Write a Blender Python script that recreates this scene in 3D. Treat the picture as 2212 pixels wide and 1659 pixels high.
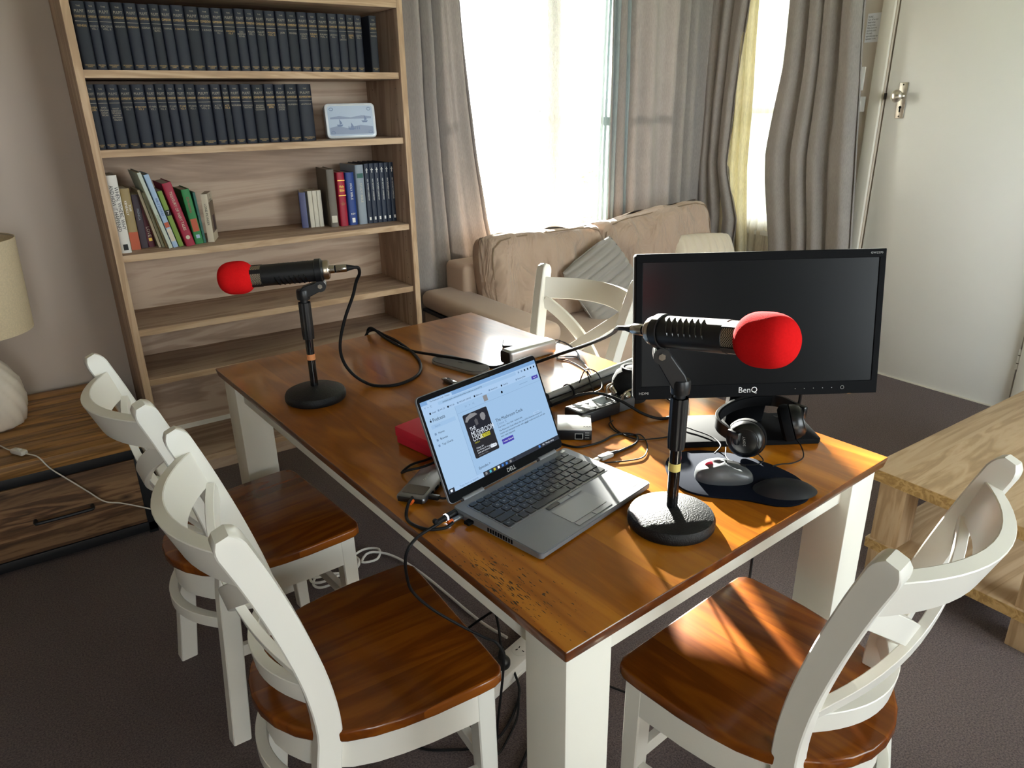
import bpy, bmesh, math, random
from mathutils import Vector, Matrix, noise

# ------------------------------------------------------------------ scene, camera, light
for o in list(bpy.data.objects):
    bpy.data.objects.remove(o, do_unlink=True)
SC = bpy.context.scene
COL = SC.collection
W_PX = 2212.0
cam_d = bpy.data.cameras.new('camera')
cam = bpy.data.objects.new('camera', cam_d)
COL.objects.link(cam)
cam_d.sensor_fit = 'HORIZONTAL'
cam_d.sensor_width = 36.0
cam_d.lens = 1558.17 / W_PX * 36.0
cam_d.clip_start = 0.02
_r = Vector((0.8300, -0.5574, -0.0181)); _yaw, _pit, _rol = 0.5915, 0.3700, -0.0181
_f = Vector((math.sin(_yaw) * math.cos(_pit), math.cos(_yaw) * math.cos(_pit), -math.sin(_pit)))
_r0 = Vector((math.cos(_yaw), -math.sin(_yaw), 0)); _u0 = _r0.cross(_f)
_r = math.cos(_rol) * _r0 + math.sin(_rol) * _u0
_u = -math.sin(_rol) * _r0 + math.cos(_rol) * _u0
cam.matrix_world = Matrix(((_r.x, _u.x, -_f.x, -1.2228), (_r.y, _u.y, -_f.y, -2.4381), (_r.z, _u.z, -_f.z, 1.4563), (0, 0, 0, 1)))
SC.camera = cam

world = bpy.data.worlds.new('sky'); SC.world = world; world.use_nodes = True
_bg = world.node_tree.nodes['Background']
_bg.inputs['Color'].default_value = (0.90, 0.95, 1.0, 1)
_bg.inputs['Strength'].default_value = 6.0

SUN_AZ, SUN_EL = math.radians(27.3), math.radians(13.8)   # azimuth measured from +Y towards +X
sun_d = bpy.data.lights.new('sun', 'SUN'); sun_d.energy = 48.0; sun_d.angle = math.radians(0.9); sun_d.color = (1.0, 0.95, 0.87)
sun = bpy.data.objects.new('sun', sun_d); COL.objects.link(sun)
_sd = Vector((math.sin(SUN_AZ) * math.cos(SUN_EL), math.cos(SUN_AZ) * math.cos(SUN_EL), math.sin(SUN_EL)))
sun.rotation_euler = _sd.to_track_quat('Z', 'Y').to_euler()
sun.location = _sd * 8

def portal(name, loc, sx, sy, direction):                # helps the sampler find the sky through each window opening
    d = bpy.data.lights.new(name, 'AREA'); d.shape = 'RECTANGLE'; d.size = sx; d.size_y = sy
    d.cycles.is_portal = True
    o = bpy.data.objects.new(name, d); COL.objects.link(o); o.location = loc
    o.rotation_euler = Vector(direction).to_track_quat('-Z', 'Y').to_euler()
    return o
portal('daylight_portal', (1.525, 1.02, 1.42), 1.75, 1.45, (0, -1, 0))
portal('daylight_portal', (2.68, 0.40, 1.42), 0.8, 1.45, (-1, 0, 0))
portal('daylight_portal', (1.2, -4.27, 1.5), 2.3, 1.6, (0, 1, 0))
portal('daylight_portal', (-1.75, -4.27, 1.5), .7, 1.6, (0, 1, 0))

SC.view_settings.view_transform = 'Standard'
SC.view_settings.look = 'None'
SC.view_settings.exposure = 1.45
SC.view_settings.gamma = 1.0
SC.view_settings.use_curve_mapping = False
SC.cycles.use_denoising = True
SC.cycles.max_bounces = 10
SC.cycles.diffuse_bounces = 5
SC.cycles.glossy_bounces = 4
SC.cycles.transmission_bounces = 6
SC.cycles.transparent_max_bounces = 16
SC.cycles.sample_clamp_indirect = 6.0
SC.cycles.caustics_reflective = False
SC.cycles.caustics_refractive = False

# ------------------------------------------------------------------ materials
def lin(c):
    if isinstance(c, str):
        c = c.lstrip('#'); c = [int(c[i:i + 2], 16) / 255 for i in (0, 2, 4)]
    return tuple((x / 12.92 if x <= 0.04045 else ((x + 0.055) / 1.055) ** 2.4) for x in c)

class NT:
    def __init__(self, name):
        self.m = bpy.data.materials.new(name); self.m.use_nodes = True
        self.t = self.m.node_tree; self.n = self.t.nodes; self.b = self.n['Principled BSDF']; self.out = self.n['Material Output']
    def add(self, kind, **kw):
        x = self.n.new(kind)
        for k, v in kw.items():
            if k.startswith('_'): setattr(x, k[1:], v)
            else: x.inputs[k.replace('__', ' ')].default_value = v
        return x
    def link(self, a, b): self.t.links.new(a, b)
    def coord(self, scale=(1, 1, 1), rot=(0, 0, 0), which='Object'):
        tc = self.add('ShaderNodeTexCoord'); mp = self.add('ShaderNodeMapping')
        mp.inputs['Scale'].default_value = scale; mp.inputs['Rotation'].default_value = rot
        self.link(tc.outputs[which], mp.inputs['Vector']); return mp.outputs['Vector']
    def noise(self, vec, scale, detail=3, rough=.5, dist=0):
        x = self.add('ShaderNodeTexNoise', Scale=scale, Detail=detail, Roughness=rough, Distortion=dist)
        self.link(vec, x.inputs['Vector']); return x.outputs['Fac']
    def ramp(self, fac, stops):
        x = self.add('ShaderNodeValToRGB'); e = x.color_ramp.elements
        while len(e) < len(stops): e.new(0.5)
        for el, (p, c) in zip(e, stops): el.position = p; el.color = (*lin(c), 1) if not isinstance(c, float) else (c, c, c, 1)
        self.link(fac, x.inputs['Fac']); return x.outputs['Color']
    def mix(self, fac, a, b, mode='MIX'):
        x = self.add('ShaderNodeMix', _data_type='RGBA', _blend_type=mode)
        for s, v in ((0, fac), (6, a), (7, b)):
            if hasattr(v, 'is_output'): self.link(v, x.inputs[s])
            elif isinstance(v, (int, float)): x.inputs[s].default_value = v
            else: x.inputs[s].default_value = (*v, 1)
        return x.outputs[2]
    def math(self, op, a, b=0.0):
        x = self.add('ShaderNodeMath', _operation=op)
        for i, v in enumerate((a, b)):
            if hasattr(v, 'is_output'): self.link(v, x.inputs[i])
            else: x.inputs[i].default_value = v
        return x.outputs[0]
    def bump(self, h, strength=.2, dist=.002):
        x = self.add('ShaderNodeBump', Strength=strength, Distance=dist); self.link(h, x.inputs['Height'])
        self.link(x.outputs['Normal'], self.b.inputs['Normal'])
    def base(self, c):
        if hasattr(c, 'is_output'): self.link(c, self.b.inputs['Base Color'])
        else: self.b.inputs['Base Color'].default_value = (*lin(c), 1)

MATS = {}
def plain(name, c, rough=.5, metal=0, spec=.5, bump=None, var=None, coat=0, sheen=0, trans=0):
    k = NT(name); k.base(c); k.b.inputs['Roughness'].default_value = rough; k.b.inputs['Metallic'].default_value = metal
    k.b.inputs['Specular IOR Level'].default_value = spec
    k.b.inputs['Coat Weight'].default_value = coat; k.b.inputs['Coat Roughness'].default_value = .12
    k.b.inputs['Sheen Weight'].default_value = sheen
    if var:                                              # (scale, amount): gentle mottling of the colour
        v = k.coord(); f = k.noise(v, var[0], 4)
        lo = tuple(x * (1 - var[1]) for x in lin(c)); hi = tuple(min(1, x * (1 + var[1])) for x in lin(c))
        k.base(k.mix(f, lo, hi))
    if bump:                                             # (scale, strength, distance)
        v = k.coord(); k.bump(k.noise(v, bump[0], 3), bump[1], bump[2])
    MATS[name] = k.m; return k.m

def wood(name, stops, axis='y', scale=1.0, rough=.35, coat=0.0, plank=0.0, plank_axis='x', plank_amt=.25, bump=.08, coat_rough=.12, ring=6.0, spec=.5, knots=None):
    k = NT(name)
    s = {'x': (.8, 7, 7), 'y': (7, .8, 7), 'z': (7, 7, .8)}[axis]
    s = tuple(a * scale for a in s)
    v = k.coord(s)
    if plank:                                            # each board gets its own grain offset and tone
        tc = k.add('ShaderNodeTexCoord'); sp = k.add('ShaderNodeSeparateXYZ'); k.link(tc.outputs['Object'], sp.inputs[0])
        cell = k.math('FLOOR', k.math('DIVIDE', sp.outputs['xyz'.index(plank_axis)], plank))
        wn = k.add('ShaderNodeTexWhiteNoise', _noise_dimensions='1D'); k.link(cell, wn.inputs['W'])
        cb = k.add('ShaderNodeCombineXYZ')
        for i in range(3): k.link(k.math('MULTIPLY', wn.outputs['Value'], 7.0 + i), cb.inputs[i])
        ad = k.add('ShaderNodeVectorMath', _operation='ADD'); k.link(v, ad.inputs[0]); k.link(cb.outputs[0], ad.inputs[1]); v = ad.outputs[0]
    n1 = k.noise(v, ring * .35, 4, .55, 1.2)
    wv = k.add('ShaderNodeMath', _operation='SINE'); k.link(k.math('MULTIPLY', n1, ring * 5.0), wv.inputs[0])
    n2 = k.noise(v, 9.0, 5, .65, .2)
    f = k.math('ADD', k.math('MULTIPLY', k.math('ADD', wv.outputs[0], 1.0), .26), k.math('MULTIPLY', n2, .5))
    col = k.ramp(f, stops)
    if plank:
        d = k.math('ADD', k.math('MULTIPLY', wn.outputs['Value'], plank_amt), 1.0 - plank_amt * .6)
        cc = k.add('ShaderNodeCombineColor')
        for i in range(3): k.link(d, cc.inputs[i])
        col = k.mix(1.0, col, cc.outputs[0], 'MULTIPLY')
    if knots:
        kv = k.coord((1, 1, 2.2)); vo = k.add('ShaderNodeTexVoronoi', Scale=knots); k.link(kv, vo.inputs['Vector'])
        kf = k.ramp(vo.outputs['Distance'], [(0.0, 0.0), (.18, 1.0)])
        col = k.mix(kf, k.mix(1.0, col, lin('#4a3020'), 'MULTIPLY'), col)
    k.base(col)
    k.b.inputs['Roughness'].default_value = rough; k.b.inputs['Coat Weight'].default_value = coat
    k.b.inputs['Coat Roughness'].default_value = coat_rough; k.b.inputs['Specular IOR Level'].default_value = spec
    if bump: k.bump(n2, bump, .0015)
    MATS[name] = k.m; return k.m

def emit(name, c, strength=1.0):
    k = NT(name); k.n.remove(k.b)
    e = k.add('ShaderNodeEmission'); e.inputs['Color'].default_value = (*lin(c), 1); e.inputs['Strength'].default_value = strength
    k.link(e.outputs[0], k.out.inputs['Surface']); MATS[name] = k.m; return k.m

def cloth(name, c, trans=.2, clear=0.0, c2=None, weave=900, sheen=0):
    """woven fabric: light soaks through it (translucent) and, if open-weave, passes straight through (clear)"""
    k = NT(name); v = k.coord()
    col = k.mix(k.noise(v, 14, 4), tuple(x * .9 for x in lin(c)), tuple(min(1, x * 1.08) for x in lin(c)))
    fine = k.noise(k.coord((1, 1, .12)), weave * .4, 2); col = k.mix(k.ramp(fine, [(.3, 0.0), (.7, 1.0)]), k.mix(1.0, col, (.8, .8, .8), 'MULTIPLY'), col)
    k.base(col); k.b.inputs['Roughness'].default_value = .9; k.b.inputs['Specular IOR Level'].default_value = .15; k.b.inputs['Sheen Weight'].default_value = sheen
    k.bump(fine, .15, .001)
    tr = k.add('ShaderNodeBsdfTranslucent'); k.link(col, tr.inputs['Color'])
    if c2: tr.inputs['Color'].default_value = (*lin(c2), 1); k.t.links.remove(tr.inputs['Color'].links[0])
    mx = k.add('ShaderNodeMixShader'); mx.inputs[0].default_value = trans
    k.link(k.b.outputs[0], mx.inputs[1]); k.link(tr.outputs[0], mx.inputs[2]); last = mx.outputs[0]
    if clear:
        tp = k.add('ShaderNodeBsdfTransparent'); m2 = k.add('ShaderNodeMixShader'); m2.inputs[0].default_value = clear
        k.link(last, m2.inputs[1]); k.link(tp.outputs[0], m2.inputs[2]); last = m2.outputs[0]
    k.link(last, k.out.inputs['Surface']); MATS[name] = k.m; return k.m

def pane_glass(name):
    k = NT(name); k.n.remove(k.b)
    gl = k.add('ShaderNodeBsdfGlossy', Roughness=.02); tp = k.add('ShaderNodeBsdfTransparent'); fr = k.add('ShaderNodeFresnel', IOR=1.45)
    tp.inputs['Color'].default_value = (.96, .98, .97, 1)
    mx = k.add('ShaderNodeMixShader'); k.link(fr.outputs[0], mx.inputs[0]); k.link(tp.outputs[0], mx.inputs[1]); k.link(gl.outputs[0], mx.inputs[2])
    k.link(mx.outputs[0], k.out.inputs['Surface']); MATS[name] = k.m; return k.m

# ------------------------------------------------------------------ mesh helpers
def bm_new(): return bmesh.new()

def box(bm, c, s, rot=None, bev=0.0, seg=2, M=None):
    t = bmesh.new(); bmesh.ops.create_cube(t, size=1.0)
    bmesh.ops.scale(t, vec=s, verts=t.verts)
    if bev: bmesh.ops.bevel(t, geom=t.edges[:], offset=min(bev, min(s) * .49), segments=seg, affect='EDGES', profile=.5)
    m = Matrix.Translation(c)
    if rot is not None: m = m @ (rot.to_4x4() if isinstance(rot, Matrix) else Matrix.Rotation(rot, 4, 'Z'))
    if M is not None: m = M @ m
    return merge(bm, t, m)

def merge(bm, t, m=None):
    if m is not None: bmesh.ops.transform(t, matrix=m, verts=t.verts)
    mp = {}
    for v in t.verts: mp[v] = bm.verts.new(v.co)
    for f in t.faces:
        try: bm.faces.new([mp[v] for v in f.verts])
        except ValueError: pass
    t.free(); return bm

def prism(bm, out, z0, z1, bev=0.0, seg=2, M=None):
    t = bmesh.new(); vs = [t.verts.new((x, y, z0)) for x, y in out]; f = t.faces.new(vs)
    r = bmesh.ops.extrude_face_region(t, geom=[f])
    up = [e for e in r['geom'] if isinstance(e, bmesh.types.BMVert)]
    bmesh.ops.translate(t, vec=(0, 0, z1 - z0), verts=up)
    bmesh.ops.recalc_face_normals(t, faces=t.faces[:])
    if bev:
        es = [e for e in t.edges if abs(e.verts[0].co.z - e.verts[1].co.z) < 1e-6]
        bmesh.ops.bevel(t, geom=es, offset=bev, segments=seg, affect='EDGES', profile=.5)
    return merge(bm, t, M)

def catmull(pts, n=8, closed=False):
    P = [Vector(p) for p in pts]; out = []
    N = len(P); rng = N if closed else N - 1
    for i in range(rng):
        p0 = P[(i - 1) % N] if closed or i > 0 else P[0] * 2 - P[1]
        p1 = P[i]; p2 = P[(i + 1) % N]
        p3 = P[(i + 2) % N] if closed or i + 2 < N else P[-1] * 2 - P[-2]
        for k in range(n):
            t = k / n
            out.append(.5 * ((2 * p1) + (p2 - p0) * t + (2 * p0 - 5 * p1 + 4 * p2 - p3) * t * t + (3 * p1 - p0 - 3 * p2 + p3) * t ** 3))
    if not closed: out.append(P[-1])
    return out

def tube(bm, pts, r, n=8, closed=False, caps=True, M=None):
    P = [Vector(p) for p in pts]; N = len(P); rings = []
    R = r if isinstance(r, (list, tuple)) else [r] * N
    t0 = (P[1] - P[0]).normalized(); ref = Vector((0, 0, 1)) if abs(t0.z) < .9 else Vector((1, 0, 0))
    nrm = (ref - t0 * ref.dot(t0)).normalized()
    for i in range(N):
        if closed: t = (P[(i + 1) % N] - P[i - 1]).normalized()
        else: t = (P[min(i + 1, N - 1)] - P[max(i - 1, 0)]).normalized()
        nn = nrm - t * nrm.dot(t)
        nrm = nn.normalized() if nn.length > 1e-6 else t.orthogonal().normalized()
        b = t.cross(nrm); ring = []
        for k in range(n):
            a = 2 * math.pi * k / n; p = P[i] + (nrm * math.cos(a) + b * math.sin(a)) * R[i]
            ring.append(bm.verts.new(M @ p if M is not None else p))
        rings.append(ring)
    for i in range(N if closed else N - 1):
        A, B = rings[i], rings[(i + 1) % N]
        for k in range(n): bm.faces.new((A[k], A[(k + 1) % n], B[(k + 1) % n], B[k]))
    if caps and not closed:
        bm.faces.new(list(reversed(rings[0]))); bm.faces.new(rings[-1])
    return bm

def ribbon(bm, pts, U, w, t, scale=None):
    """rectangular bar swept along pts; U(i) gives the direction of its width w, t is its thickness"""
    P = [Vector(p) for p in pts]; N = len(P); rings = []
    for i in range(N):
        tg = (P[min(i + 1, N - 1)] - P[max(i - 1, 0)]).normalized(); u = Vector(U(i)); u = (u - tg * u.dot(tg)).normalized(); s = tg.cross(u)
        k = scale[i] if scale else (1, 1); a, b = w * .5 * k[0], t * .5 * k[1]; c = min(a, b) * .14
        sec = ((a - c, b), (a, b - c), (a, -b + c), (a - c, -b), (-a + c, -b), (-a, -b + c), (-a, b - c), (-a + c, b))
        rings.append([bm.verts.new(P[i] + u * x + s * y) for x, y in sec])
    for i in range(N - 1):
        A, B = rings[i], rings[i + 1]
        for k in range(8): bm.faces.new((A[k], A[(k + 1) % 8], B[(k + 1) % 8], B[k]))
    bm.faces.new(list(reversed(rings[0]))); bm.faces.new(rings[-1]); return bm

def lathe(bm, prof, n=32, M=None, cap=True):
    rings = []
    for r, z in prof:
        ring = []
        for k in range(n):
            a = 2 * math.pi * k / n; p = Vector((r * math.cos(a), r * math.sin(a), z)); ring.append(bm.verts.new(M @ p if M is not None else p))
        rings.append(ring)
    for A, B in zip(rings, rings[1:]):
        for k in range(n): bm.faces.new((A[k], A[(k + 1) % n], B[(k + 1) % n], B[k]))
    if cap: bm.faces.new(list(reversed(rings[0]))); bm.faces.new(rings[-1])
    return bm

def sheet(bm, f, nu, nv, closed_u=False):
    g = [[bm.verts.new(f(i / nu, j / nv)) for i in range(nu if closed_u else nu + 1)] for j in range(nv + 1)]
    L = len(g[0])
    for j in range(nv):
        for i in range(nu): bm.faces.new((g[j][i], g[j][(i + 1) % L], g[j + 1][(i + 1) % L], g[j + 1][i]))
    return bm

def pillow(bm, sx, sy, sz, p=5.0, n=28, wr=0.0, seed=0, q=2.4, edge=None):
    """stuffed cushion: rounded-rectangle plan sx by sz, bulging thickness sy (local y); wr = wrinkle depth"""
    def f(s):
        def g(u, v):
            x, z = u * 2 - 1, v * 2 - 1
            bulge = max(0.0, 1 - abs(x) ** p) ** (1 / q) * max(0.0, 1 - abs(z) ** p) ** (1 / q)
            pin = 1 - .05 * (abs(x) ** 4) * (abs(z) ** 4)
            X, Z = x * sx * .5 * pin, z * sz * .5 * pin
            rr = .5 * min(sx, sz) * .18
            w = wr * noise.noise(Vector((X * 9 + seed, Z * 5 + s * 3, seed * 1.7))) + wr * .5 * noise.noise(Vector((X * 22 + seed, Z * 12, seed)))
            w += wr * 1.6 * max(0, abs(z) - .55) * noise.noise(Vector((X * 26, seed, Z * 4)))
            return Vector((X, s * (bulge * sy * .5 + w * bulge), Z + wr * .8 * noise.noise(Vector((X * 7, seed + 5, s))) * abs(z) ** 3))
        return g
    sheet(bm, f(1), n, n); t = bmesh.new(); sheet(t, f(-1), n, n); bmesh.ops.reverse_faces(t, faces=t.faces[:]); merge(bm, t)
    bmesh.ops.remove_doubles(bm, verts=bm.verts[:], dist=1e-5)
    return bm

def finish(bm, sharp=35):
    bmesh.ops.recalc_face_normals(bm, faces=bm.faces[:])
    lim = math.radians(sharp)
    for f in bm.faces: f.smooth = True
    for e in bm.edges:
        if len(e.link_faces) == 2 and e.calc_face_angle(0) > lim: e.smooth = False

def obj(name, bm, mat, parent=None, loc=None, rot=None, sharp=35, recalc=True):
    if isinstance(bm, bmesh.types.BMesh):
        if recalc: finish(bm, sharp)
        me = bpy.data.meshes.new(name); bm.to_mesh(me); bm.free()
    else: me = bm
    o = bpy.data.objects.new(name, me); COL.objects.link(o)
    if mat is not None and not me.materials: me.materials.append(MATS[mat] if isinstance(mat, str) else mat)
    if parent is not None: o.parent = parent
    if loc is not None: o.location = loc
    if rot is not None: o.rotation_euler = rot
    return o

def tag(o, label, cat=None, group=None, kind=None):
    if label: o['label'] = label
    if cat: o['category'] = cat
    if group: o['group'] = group
    if kind: o['kind'] = kind
    return o

def thing(name, label, cat, loc=(0, 0, 0), rotz=0.0, group=None, M=None):
    o = bpy.data.objects.new(name, None); COL.objects.link(o); o.empty_display_size = .05
    if M is not None: o.matrix_world = M
    else: o.location = loc; o.rotation_euler = (0, 0, rotz)
    return tag(o, label, cat, group)

def struct(name, bm, mat, label=None, parent=None):
    o = obj(name, bm, mat, parent); o['kind'] = 'structure'
    if label: o['label'] = label
    return o

def copy_tree(o, parent=None):
    c = o.copy(); COL.objects.link(c); c.parent = parent
    for ch in [x for x in bpy.data.objects if x.parent == o]: copy_tree(ch, c)
    return c

FONTS = {}
def text(name, body, size, mat, parent, M, align='CENTER', w=None, sx=1.0, spacing=1.0, ext=0.0):
    """flat lettering; w squeezes it to that width (glyph widths estimated)"""
    key = (body, size, str(mat), align, spacing, ext)
    if key not in FONTS:
        c = bpy.data.curves.new(name, 'FONT'); c.body = body; c.size = size; c.align_x = align; c.align_y = 'CENTER'
        c.resolution_u = 2; c.space_line = spacing; c.extrude = ext
        tmp = bpy.data.objects.new('lettering_source', c); me = bpy.data.meshes.new_from_object(tmp); me.name = name
        bpy.data.objects.remove(tmp); bpy.data.curves.remove(c)
        me.materials.clear(); me.materials.append(MATS[mat]); FONTS[key] = me
    o = bpy.data.objects.new(name, FONTS[key]); COL.objects.link(o); o.parent = parent
    if w:
        est = max(sum(.32 if ch in 'iIl.,:|1 ' else .62 for ch in ln) for ln in body.split('\n')) * size
        sx = min(1.15, w / est)
    o.matrix_local = M @ Matrix.Diagonal((sx, 1, 1, 1))
    return o

def frame(o, ex, ey):
    """matrix with x axis ex, y axis ey at o"""
    ex = Vector(ex).normalized(); ey = Vector(ey); ey = (ey - ex * ey.dot(ex)).normalized(); ez = ex.cross(ey)
    return Matrix(((ex.x, ey.x, ez.x, o[0]), (ex.y, ey.y, ez.y, o[1]), (ex.z, ey.z, ez.z, o[2]), (0, 0, 0, 1)))
RX90 = Matrix.Rotation(math.pi / 2, 4, 'X')     # lettering upright, facing -Y
T = Matrix.Translation
random.seed(7)
# ------------------------------------------------------------------ material library
plain('wall_paint', '#bfb0a3', .8, bump=(220, .08, .001), var=(2.0, .04))
plain('wall_paint_right', '#c4b8aa', .8, bump=(220, .08, .001))
plain('ceiling_paint', '#e6e2da', .9)
plain('gloss_white', '#e3e2de', .38, var=(3, .03), bump=(60, .04, .001))
plain('trim_white', '#d9d4c9', .42, var=(5, .03))
plain('chair_white', '#e6e3da', .32, spec=.5, var=(6, .03), bump=(40, .03, .001))
plain('table_white', '#e4e1d6', .4, var=(5, .03), bump=(40, .03, .001))
plain('white_plastic', '#e8e6e1', .4)
plain('grey_plastic', '#9a9a98', .45)
plain('black_plastic', '#121316', .38, spec=.45)
plain('black_matte', '#0d0e10', .85, spec=.1)
plain('cup_black', '#0a0b0d', .3, spec=.4)
plain('black_gloss', '#07080a', .12, coat=.6)
plain('black_metal', '#141517', .45, spec=.3, bump=(380, 1.0, .0012))
plain('iron', '#222326', .5, metal=.4)
plain('rubber', '#121214', .6, spec=.25)
plain('cable_grey', '#2b2b2d', .4)
plain('chrome', '#b9b4ac', .22, metal=1.0)
plain('satin_nickel', '#a89d8e', .3, metal=1.0)
plain('old_chrome', '#d2ccc2', .28, metal=1.0, var=(60, .25), bump=(80, .2, .0006))
plain('silver', '#8b8c90', .36, metal=.85, bump=(900, .05, .0003))
plain('silver_light', '#c9c9c9', .32, metal=.6)
plain('deck_grey', '#808186', .5, metal=.3, bump=(1400, .05, .0003))
plain('key_black', '#17181a', .32, spec=.6)
plain('legend_white', '#d8d8d8', .6)
plain('orange', '#e0611d', .5)
plain('tape_orange', '#e0935c', .6)
plain('tape_yellow', '#cdbb6a', .6)
plain('foam_red', '#d21a1c', 1.0, spec=.05, bump=(900, .5, .0012), var=(300, .12))
plain('foam_black', '#101214', .98, bump=(700, .6, .002))
plain('red_card', '#d11f3c', .6, bump=(300, .1, .0008))
plain('pad_blue', '#151a26', 1.0, spec=.06, bump=(1500, .3, .0006))
plain('gel_blue', '#10141f', .55, bump=(900, .2, .0006))
plain('felt_grey', '#76757a', .95, bump=(900, .5, .001), var=(700, .25))
plain('mouse_grey', '#55585b', .35)
plain('shade_linen', '#d8c7a8', .95, bump=(350, .4, .001), var=(180, .18))
plain('ceramic', '#e6dccf', .5)
plain('clear_plastic', '#d9d6cf', .2, spec=.6)
plain('page_paper', '#d9cfba', .9, bump=(400, .3, .0008))
plain('navy_cloth', '#0d1424', .62, bump=(900, .3, .0005), var=(8, .25))
plain('navy_cloth_worn', '#0f1520', .66, bump=(900, .3, .0005), var=(10, .3))
plain('gilt', '#94794a', .45, metal=.5)
plain('gilt_pale', '#857c6c', .5, metal=.3)
plain('gilt_bright', '#d2a94e', .4, metal=.6)
plain('ink_black', '#1a1a1a', .7)
plain('ink_white', '#efece6', .6)
plain('paper_white', '#dcdce0', .8)
plain('tin_white', '#d9dde0', .3, metal=.1)
plain('tin_blue', '#5b6f95', .35)
plain('tin_pale', '#a9b9cc', .35)
plain('tin_grey', '#7d8ba6', .35)
plain('sofa_fabric', '#ad9684', .95, sheen=.2, bump=(900, .45, .0012), var=(6, .06))
k = NT('sofa_cushion'); v = k.coord(); k.base(k.mix(k.noise(v, 6, 3), lin('#a58e7c'), lin('#b59f8d'))); k.b.inputs['Roughness'].default_value = .95; k.b.inputs['Sheen Weight'].default_value = .2; k.b.inputs['Specular IOR Level'].default_value = .2
k.bump(k.math('ADD', k.math('MULTIPLY', k.noise(k.coord((1.0, 1, .45)), 9, 3, .55, .8), 1.0), k.math('MULTIPLY', k.noise(v, 700, 2), .02)), 1.0, .05); MATS['sofa_cushion'] = k.m
plain('sofa_seam', '#84705c', .95)
plain('cushion_grey', '#8f8a84', .95, sheen=.2, bump=(900, .3, .001))
plain('cushion_cream', '#cdc1ad', .95, sheen=.2, bump=(700, .3, .001))
plain('zip_navy', '#0d1222', .7)
plain('shrub_green', '#7d9650', .8, var=(9, .4))
plain('lawn', '#9aa67a', .95, var=(1.5, .2))
plain('brickwork', '#cdb9a0', .9, var=(3, .1))
plain('screw_dark', '#3a352f', .5, metal=.6)
plain('wear_brown', '#8a6f55', .8)
# carpet: short cut pile
k = NT('carpet'); v = k.coord()
k.base(k.mix(k.ramp(k.noise(v, 230, 4, .75), [(.34, 0.0), (.66, 1.0)]), lin('#40353a'), lin('#8a7975')))
big = k.noise(v, 2.2, 3); k.b.inputs['Roughness'].default_value = 1.0; k.b.inputs['Specular IOR Level'].default_value = .05; k.b.inputs['Sheen Weight'].default_value = .15
k.bump(k.math('ADD', k.noise(v, 260, 4, .7), k.math('MULTIPLY', k.noise(v, 60, 3), .8)), 1.0, .008); MATS['carpet'] = k.m
# mic grille: wire mesh
k = NT('wire_mesh'); v = k.coord()
w1 = k.add('ShaderNodeTexChecker', Scale=520.0); k.link(v, w1.inputs['Vector'])
w1.inputs['Color1'].default_value = (*lin('#b5a892'), 1); w1.inputs['Color2'].default_value = (*lin('#2a2521'), 1)
k.base(w1.outputs['Color']); k.b.inputs['Metallic'].default_value = .7; k.b.inputs['Roughness'].default_value = .4; k.bump(w1.outputs['Fac'], .6, .0006); MATS['wire_mesh'] = k.m
wood('table_wood', [(.1, '#824809'), (.45, '#a15e10'), (.8, '#b37017')], 'y', .9, rough=.28, coat=.6, plank=.113, plank_axis='x', plank_amt=.16, bump=.025, coat_rough=.12, spec=.3, ring=4)
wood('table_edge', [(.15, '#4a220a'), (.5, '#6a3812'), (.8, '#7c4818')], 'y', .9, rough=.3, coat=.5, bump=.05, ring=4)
wood('seat_wood', [(.1, '#63300a'), (.45, '#783d0e'), (.85, '#8a4c12')], 'y', 1.0, rough=.27, coat=.3, plank=.105, plank_axis='x', plank_amt=.28, bump=.015, coat_rough=.1, spec=.3, ring=4)
OAK = [(.1, '#957e6d'), (.4, '#ad947f'), (.7, '#bea792')]
wood('oak_x', OAK, 'x', .55, rough=.6, bump=.15, ring=5, spec=.3)
wood('oak_z', OAK, 'z', .55, rough=.6, bump=.15, ring=5, spec=.3)
wood('oak_edge', [(.1, '#a78a6c'), (.5, '#bc9e7e'), (.8, '#c9ad8e')], 'x', .8, rough=.6, bump=.1, spec=.3)
wood('oak_edge_z', [(.1, '#a78a6c'), (.5, '#bc9e7e'), (.8, '#c9ad8e')], 'z', .8, rough=.6, bump=.1, spec=.3)
OK2 = [(.1, '#9a8163'), (.4, '#af9473'), (.8, '#bda485')]
wood('coffee_x', OK2, 'x', .7, rough=.5, plank=.2, plank_axis='y', plank_amt=.15, bump=.15, ring=6, spec=.35)
wood('coffee_edge', [(.1, '#8e6f45'), (.5, '#a98a58'), (.8, '#b99a6a')], 'x', 1.2, rough=.55, bump=.15, spec=.3)
wood('coffee_z', OK2, 'z', .7, rough=.55, bump=.15, ring=6, spec=.3)
wood('rustic_top', [(.1, '#5b3c1d'), (.4, '#8f6633'), (.75, '#b08048')], 'x', .8, rough=.5, plank=.085, plank_axis='y', plank_amt=.35, bump=.2, ring=5)
wood('rustic_front', [(.1, '#35241a'), (.4, '#6a4b32'), (.75, '#8a6a4a')], 'x', .7, rough=.7, plank=.06, plank_axis='z', plank_amt=.3, bump=.3, ring=6, knots=5.5)
cloth('curtain_cloth', '#a49d99', .15, weave=1000, sheen=.15)
cloth('lining_blue', '#aab6b8', .22, weave=600)
cloth('lining_cream', '#ece2c4', .45, weave=600)
cloth('sheer_cloth', '#f2efe8', .16, clear=.70, weave=700)
cloth('sheer_folded', '#f3ecdc', .4, clear=.06, weave=700)
pane_glass('window_glass')
emit('scr_page', '#9dbfe2', 0.380); emit('scr_side', '#a6c6e6', 0.380); emit('scr_tab', '#7ea6d4', 0.380); emit('scr_bar', '#a9c8ea', 0.380)
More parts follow.
